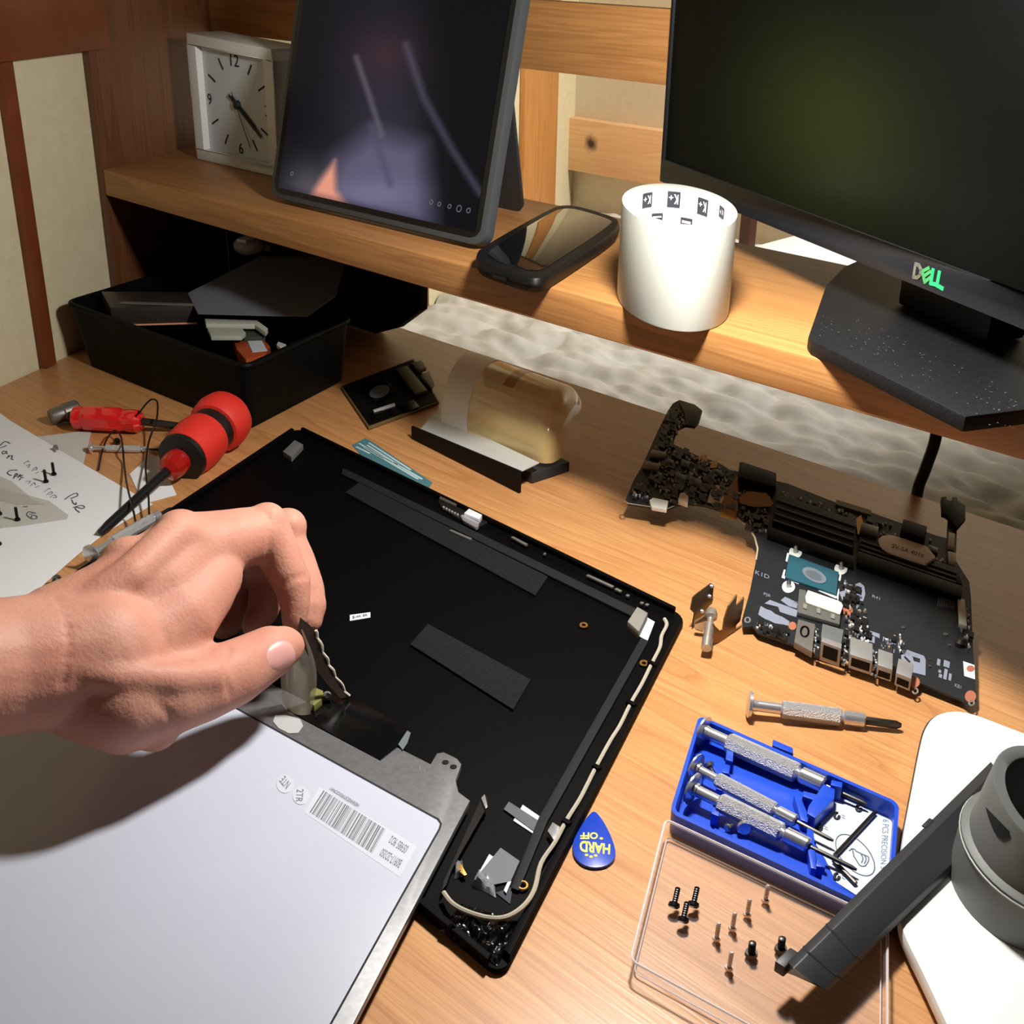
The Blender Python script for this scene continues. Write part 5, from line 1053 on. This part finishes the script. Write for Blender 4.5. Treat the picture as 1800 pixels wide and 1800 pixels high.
for kind, lst in places.items():
    first = None
    for (x, y), l in lst:
        if first is None:
            p = G(x, y, zl_)
            if kind == 'black': first = screw('screw', p + ZUP * .0035, (.25, .7, .55), .0115, .0017, .0034, M_scr, label=l, group='black screws in the clear lid')
            elif kind == 'dark': first = screw('screw', p, (0, 0, 1), .0095, .0021, .0036, M_dsteel, label=l, group='dark screws in the clear lid')
            else: first = screw('screw', p, (.05, .05, 1), .0115, .0014, .0024, mat('screw_pale', (214, 200, 196), .3, .6), label=l, group='pale screws in the clear lid')
        else: c = copy_tree(first); c.location = G(x, y, zl_) + (ZUP * .0035 if kind == 'black' else Vector()); c['label'] = l
# ================================================================ guitar pick
pick = thing('guitar_pick', 'blue guitar pick with yellow lettering lying beside the lid', 'guitar pick', G(1043, 1480, .0002))
part_slab('body', soften([(1040, 1427), (1045, 1426), (1050, 1429), (1061, 1443), (1074, 1468), (1082, 1492), (1082, 1505), (1076, 1515), (1063, 1523), (1042, 1525), (1024, 1520), (1011, 1508), (1006, 1494), (1007, 1478), (1018, 1457), (1030, 1438)], 1), .0003, .0022, mat('pick_blue', (24, 62, 178), .3), pick, .0005)
M_yel = mat('pick_yellow', (228, 224, 80), .5); zy = .0023
for s, q in (('HARD', ((1073, 1484), (1019, 1477), (1019, 1497), (1072, 1502))), ('OFF', ((1051, 1463), (1020, 1463), (1020, 1475), (1051, 1475)))):
    mb = MB(); text_on(mb, s, Quad(*[G(*p, zy) for p in q], n=ZUP), .0, .035); mb.obj('lettering', M_yel, pick)
mb = MB()
for x, y in ((1057, 1474), (1031, 1503), (1039, 1506), (1047, 1504)):
    p = G(x, y, zy); mb.lathe(p, p + ZUP * .0001, [(0, .0011), (1, .0011)], 10)
mb.obj('lettering_dots', M_yel, pick, kind='stuff')
# ================================================================ lamp base, pen cup and bar at the right
lamp = thing('lamp_base', 'white rounded desk lamp base at the lower right with a grey cup on it', 'lamp', G(1740, 1560, .0005))
M_lw = mat('lamp_white', (244, 244, 242), .4)
lb = [(1582, 1492), (1600, 1400), (1618, 1306), (1626, 1276), (1640, 1258), (1660, 1250), (1685, 1248), (1715, 1254), (1800, 1287), (1990, 1360), (2100, 1700), (1900, 2000), (1720, 1925), (1625, 1715), (1586, 1640), (1578, 1600)]
lb = soften(lb)
part_slab('base_plate', lb, .0040, .0145, M_lw, lamp, .003)
part_slab('base_pad', [(1580 + (x - 1580) * .995 - 3, y + 3) for x, y in lb], .0005, .0039, M_dkgrey, lamp, .001)
cupm = mat('cup_grey', (98, 100, 98), .5); zb_ = .0147
ca, ct = G(1794, 1566, zb_), rise(G(1800, 1570, zb_), 1406)
mb = MB(); N = 44; H_ = ct.z - zb_
def cring(k, fz, slope): 
    out = []
    for i in range(N):
        t = 2 * math.pi * i / N; r = k * .915; c = ca.lerp(ct, fz); out.append(Vector((c.x + r * math.cos(t), c.y + 1.35 * r * math.sin(t), zb_ + H_ * fz + slope * (.35 * math.sin(t) - .1 * math.cos(t)) * r)))
    return out
def loft(name, rings, m, par, bev=0):
    mb = MB(); vs = [p for r in rings for p in r]
    mb.add(vs, [(i * N + j, i * N + (j + 1) % N, (i + 1) * N + (j + 1) % N, (i + 1) * N + j) for i in range(len(rings) - 1) for j in range(N)]); return mb.obj(name, m, par, ang=45)
cup = loft('pen_cup', [cring(.0405, 0, 0), cring(.0405, .06, 0), cring(.0400, .48, .25), cring(.0385, .485, .25), cring(.0355, .5, .25), cring(.0300, 1.0, .9), cring(.0292, 1.015, .9), cring(.0232, 1.015, .9), cring(.0225, 1.0, .9), cring(.0215, .35, 0), cring(.0005, .34, 0)], cupm, lamp)
loft('pen_cup_seam', [cring(.0403, .44, .25), cring(.0409, .445, .25), cring(.0409, .455, .25), cring(.0403, .46, .25)], mat('cup_light', (158, 160, 156), .45), cup)
sl = [(1724, 1418), (1775, 1462), (1773, 1475), (1757, 1466), (1735, 1440)]
from mathutils.bvhtree import BVHTree
cb = BVHTree.FromPolygons([v.co + BASE[lamp.name] for v in cup.data.vertices], [tuple(p.vertices) for p in cup.data.polygons])
def cup_hit(x, y):
    d = ray(x, y).normalized(); h = cb.ray_cast(EYE, d)[0]; return (h if h else EYE + d * .8) - d * .0006
up_, lo_ = [(1732 + 43 * t, 1418 + 44 * t) for t in [i / 9 for i in range(10)]], [(1732 + 43 * t, 1418 + 44 * t + 26 * math.sin(math.pi * min(1, t * 1.05)) ** .8 + 8 * t) for t in [i / 9 for i in range(10)]]
mb = MB(); mb.grid([[cup_hit(a[0] * (1 - k) + b[0] * k, a[1] * (1 - k) + b[1] * k) for a, b in zip(up_, lo_)] for k in (0, .25, .5, .75, 1)]); mb.obj('slot', mat('slot_dark', (10, 10, 10), .9), cup)
M_lgrey = mat('lamp_grey', (120, 122, 122), .45)
sp = Vector((.345, .60, .0150)); hp = LAMP + Vector((0, 0, .028))
mb = MB(); mb.tube(smooth_path([sp, sp + ZUP * .25, sp + Vector((-.01, .01, .50)), sp + Vector((-.06, .05, .60)), hp + Vector((.06, -.04, .035)), hp + ZUP * .012], 5), .007, 10); mb.obj('stem', M_lgrey, lamp)
mb = MB(); mb.lathe(hp + ZUP * .012, hp - ZUP * .006, [(0, .02), (.1, .045), (.9, .050), (1, .046)], 28); mb.obj('lamp_head', M_lgrey, lamp)
pen = thing('pen', 'dark red pen standing behind the grey cup at the right picture edge', 'pen', G(1822, 1440, zb_))
pa = G(1822, 1440, zb_ + .0005); mb = MB(); mb.lathe(pa, pa + Vector((.004, .006, .12)), [(0, .0045), (.05, .0062), (.97, .0062), (1, .005)], 14); mb.obj('barrel', mat('pen_red', (126, 30, 26), .25), pen)
mb = MB(); c0 = pa + Vector((.004, .006, .12)) * .42; mb.lathe(c0, c0 + Vector((.004, .006, .12)) * .12, [(0, .0075), (1, .0075)], 14); mb.obj('grip_band', cupm, pen)
pbar = thing('plastic_bar', 'long black plastic hinge cover bar lying across the case and the lamp base', 'bar', G(1560, 1560, .016))
M_b1 = mat('bar_black', (34, 37, 42), .45); 
st = []
for (u, r1, r2, lo) in ((((1384, 1691)), (1394, 1702), (1447, 1738), (1456, 1744)), ((1742, 1338), (1752, 1352), (1762, 1432), (1764, 1446))):
    st.append([G(*u, .024), G(*r1, .0265), G(*r2, .0215), G(*lo, .0165)])
s_a, s_b = st; und = lambda s: [s[3] - ZUP * .0005 + Vector((0, .004, 0)), s[0] - ZUP * .0075]
mb = MB(); mb.prism(s_a + und(s_a), s_b + und(s_b)); mb.obj('cover', M_b1, pbar, bevel=.0007, seg=2)
lerp = lambda i, t: s_a[i].lerp(s_b[i], t)
for t in (.06, .155): mb = MB(); q = [lerp(i, t) + ZUP * .0003 for i in range(4)]; q2 = [lerp(i, t + .006) + ZUP * .0003 for i in range(4)]; mb.grid([q, q2]); mb.obj('seam', mat('seam_black', (8, 8, 9), .7), pbar)
mb = MB(); mb.beam(lerp(0, .0) + Vector((-.004, -.001, -.004)), lerp(0, .045) + Vector((-.0015, .001, -.004)), .006, .007); mb.obj('end_tab', M_b1, pbar, bevel=.0008)
mb = MB(); mb.beam(lerp(0, .62) + ZUP * .0002, lerp(0, .66) + ZUP * .0002, .003, .0012); mb.obj('clip', M_b1, pbar, bevel=.0003)
# ================================================================ hand
from mathutils.bvhtree import BVHTree
def J(px, py, w): return EYE + ray(px, py) * w
def caps(mb, pts):                                      # rounded tapering limb through (px, py, depth, radius in picture px)
    q = [(J(x, y, w), r * w / FPX) for x, y, w, r in pts]
    for p, r in q: mb.ball(p, r, 18, 12)
    for (p, r), (s, t) in zip(q[:-1], q[1:]):
        if (s - p).length > 1e-4: mb.lathe(p, s, [(i / 6, r + (t - r) * i / 6) for i in range(7)], 18)
hm = MB()
caps(hm, [(-420, 1245, .56, 145), (-170, 1195, .67, 128), (0, 1172, .715, 122), (100, 1160, .735, 121), (170, 1152, .748, 125)])
caps(hm, [(100, 1100, .742, 75), (190, 1070, .765, 84), (270, 1030, .788, 88), (325, 972, .808, 74)])         # back of the hand, index side
caps(hm, [(150, 1140, .765, 90), (260, 1075, .812, 90), (345, 985, .845, 62)])                            # middle metacarpal, behind
caps(hm, [(160, 1160, .785, 80), (255, 1110, .84, 80), (330, 1010, .875, 55)])                            # ring / little side, behind
caps(hm, [(150, 1205, .742, 98), (215, 1232, .742, 93), (290, 1222, .752, 74), (350, 1208, .768, 64), (408, 1184, .786, 59), (440, 1166, .798, 53), (475, 1146, .808, 47), (497, 1137, .817, 38), (508, 1134, .822, 29)])  # thumb
caps(hm, [(200, 1150, .760, 95), (260, 1120, .770, 85), (310, 1085, .782, 74), (350, 1042, .798, 62), (372, 1010, .81, 55)])        # web between thumb and index
caps(hm, [(255, 1170, .762, 78), (305, 1150, .775, 62)])
caps(hm, [(325, 972, .808, 74), (385, 957, .822, 61), (430, 944, .835, 53), (466, 936, .845, 47), (490, 975, .847, 39), (512, 1022, .848, 35), (519, 1060, .848, 28), (517, 1090, .848, 23), (515, 1108, .848, 15)])  # index
caps(hm, [(355, 980, .86, 62), (430, 945, .875, 50), (487, 938, .880, 44), (515, 985, .878, 39), (535, 1035, .874, 36), (545, 1065, .870, 30), (546, 1092, .866, 22)])      # middle
caps(hm, [(335, 1000, .885, 55), (405, 975, .91, 44), (455, 975, .92, 40), (472, 1030, .918, 34), (462, 1075, .905, 28), (445, 1100, .895, 22)])      # ring
caps(hm, [(310, 1030, .89, 48), (365, 1010, .925, 36), (405, 1020, .93, 32), (420, 1060, .93, 28), (405, 1095, .92, 24), (390, 1108, .91, 18)])     # little
for x, y, w, r in ((318, 945, .797, 52), (338, 952, .80, 44), (470, 918, .843, 37), (507, 925, .878, 34), (395, 1025, .815, 30), (212, 1285, .745, 44), (270, 1275, .755, 48), (230, 1000, .785, 60)): hm.ball(J(x, y, w), r * w / FPX)
# low tendon ridges on the back of the hand and along the thumb
caps(hm, [(150, 1065, .738, 34), (230, 1010, .7535, 34), (310, 935, .786, 34)])
caps(hm, [(110, 1170, .712, 40), (200, 1190, .720, 36), (300, 1196, .737, 34), (370, 1190, .758, 34)])
pc = J(330, 1080, .77); BASE_H = Vector((pc.x, pc.y, pc.z - .12))
person = thing('person', 'bare left hand and forearm reaching in from the left, pinching an amber tape flap', 'person', BASE_H)
nt = None
M_skin = mat('skin', (192, 143, 124), .54, spec=.28, sss=.10, mott=((182, 122, 104), 28, .25), bump=(420, .22))
tmp = hm.obj('tmp_hand', M_skin, person, merge=False)
rm = tmp.modifiers.new('r', 'REMESH'); rm.mode = 'VOXEL'; rm.voxel_size = .0020
sm = tmp.modifiers.new('s', 'SMOOTH'); sm.factor = .5; sm.iterations = 14
bpy.context.view_layer.update()
me = D.meshes.new_from_object(tmp.evaluated_get(bpy.context.evaluated_depsgraph_get()))
D.objects.remove(tmp)
bvh = BVHTree.FromPolygons([v.co + BASE_H for v in me.vertices], [tuple(p.vertices) for p in me.polygons])
def skin_hit(x, y):
    h = bvh.ray_cast(EYE, ray(x, y).normalized()); return h[0]
# skin creases: shallow grooves pressed into the surface at the joints
cre = [[(428, 1115), (418, 1165), (424, 1205)], [(402, 1140), (396, 1180), (404, 1220)], [(470, 905), (473, 960), (470, 1000)], [(495, 1028), (520, 1016), (538, 1012)], [(330, 1160), (312, 1158), (300, 1162)], [(100, 1050), (120, 1120), (110, 1200)], [(280, 1240), (300, 1260), (310, 1285)]]
pl = []
for c in cre:
    hs = [skin_hit(*p) for p in c]
    if all(hs): pl.append(smooth_path(hs, 5))
me.update()
nrm = [v.normal.copy() for v in me.vertices]
for v in me.vertices:
    p = v.co + BASE_H
    for c in pl:
        if (p - c[len(c) // 2]).length > .05: continue
        d = min((p - q).length for q in c)
        if d < .004: v.co -= nrm[v.index] * .0010 * (1 - d / .004)
me.materials.clear(); me.materials.append(M_skin); me.shade_smooth()
hand = D.objects.new('hand', me); COL.objects.link(hand); hand.parent = person
# thumb nail, laid on the skin
ax_n, ay_n = (42, -17), (15, 44); c = (494, 1152); rows = []
n = 12
for i in range(n + 1):
    r = []
    for j in range(n + 1):
        u, v = 2 * j / n - 1, 2 * i / n - 1; uu, vv = u * math.sqrt(1 - v * v * .42), v * math.sqrt(1 - u * u * .42)
        x, y = c[0] + ax_n[0] * uu * .56 + ay_n[0] * vv * .52, c[1] + ax_n[1] * uu * .56 + ay_n[1] * vv * .52
        h = skin_hit(x, y); r.append(h - ray(x, y).normalized() * (.0012 * (1 - .75 * max(abs(u), abs(v)) ** 4) - .0002) if h else None)
    rows.append(r)
if all(p is not None for r in rows for p in r):
    mb = MB(); mb.grid(rows); mb.obj('nail', mat('nail_pink', (206, 152, 146), .38, spec=.3), person, ang=180)
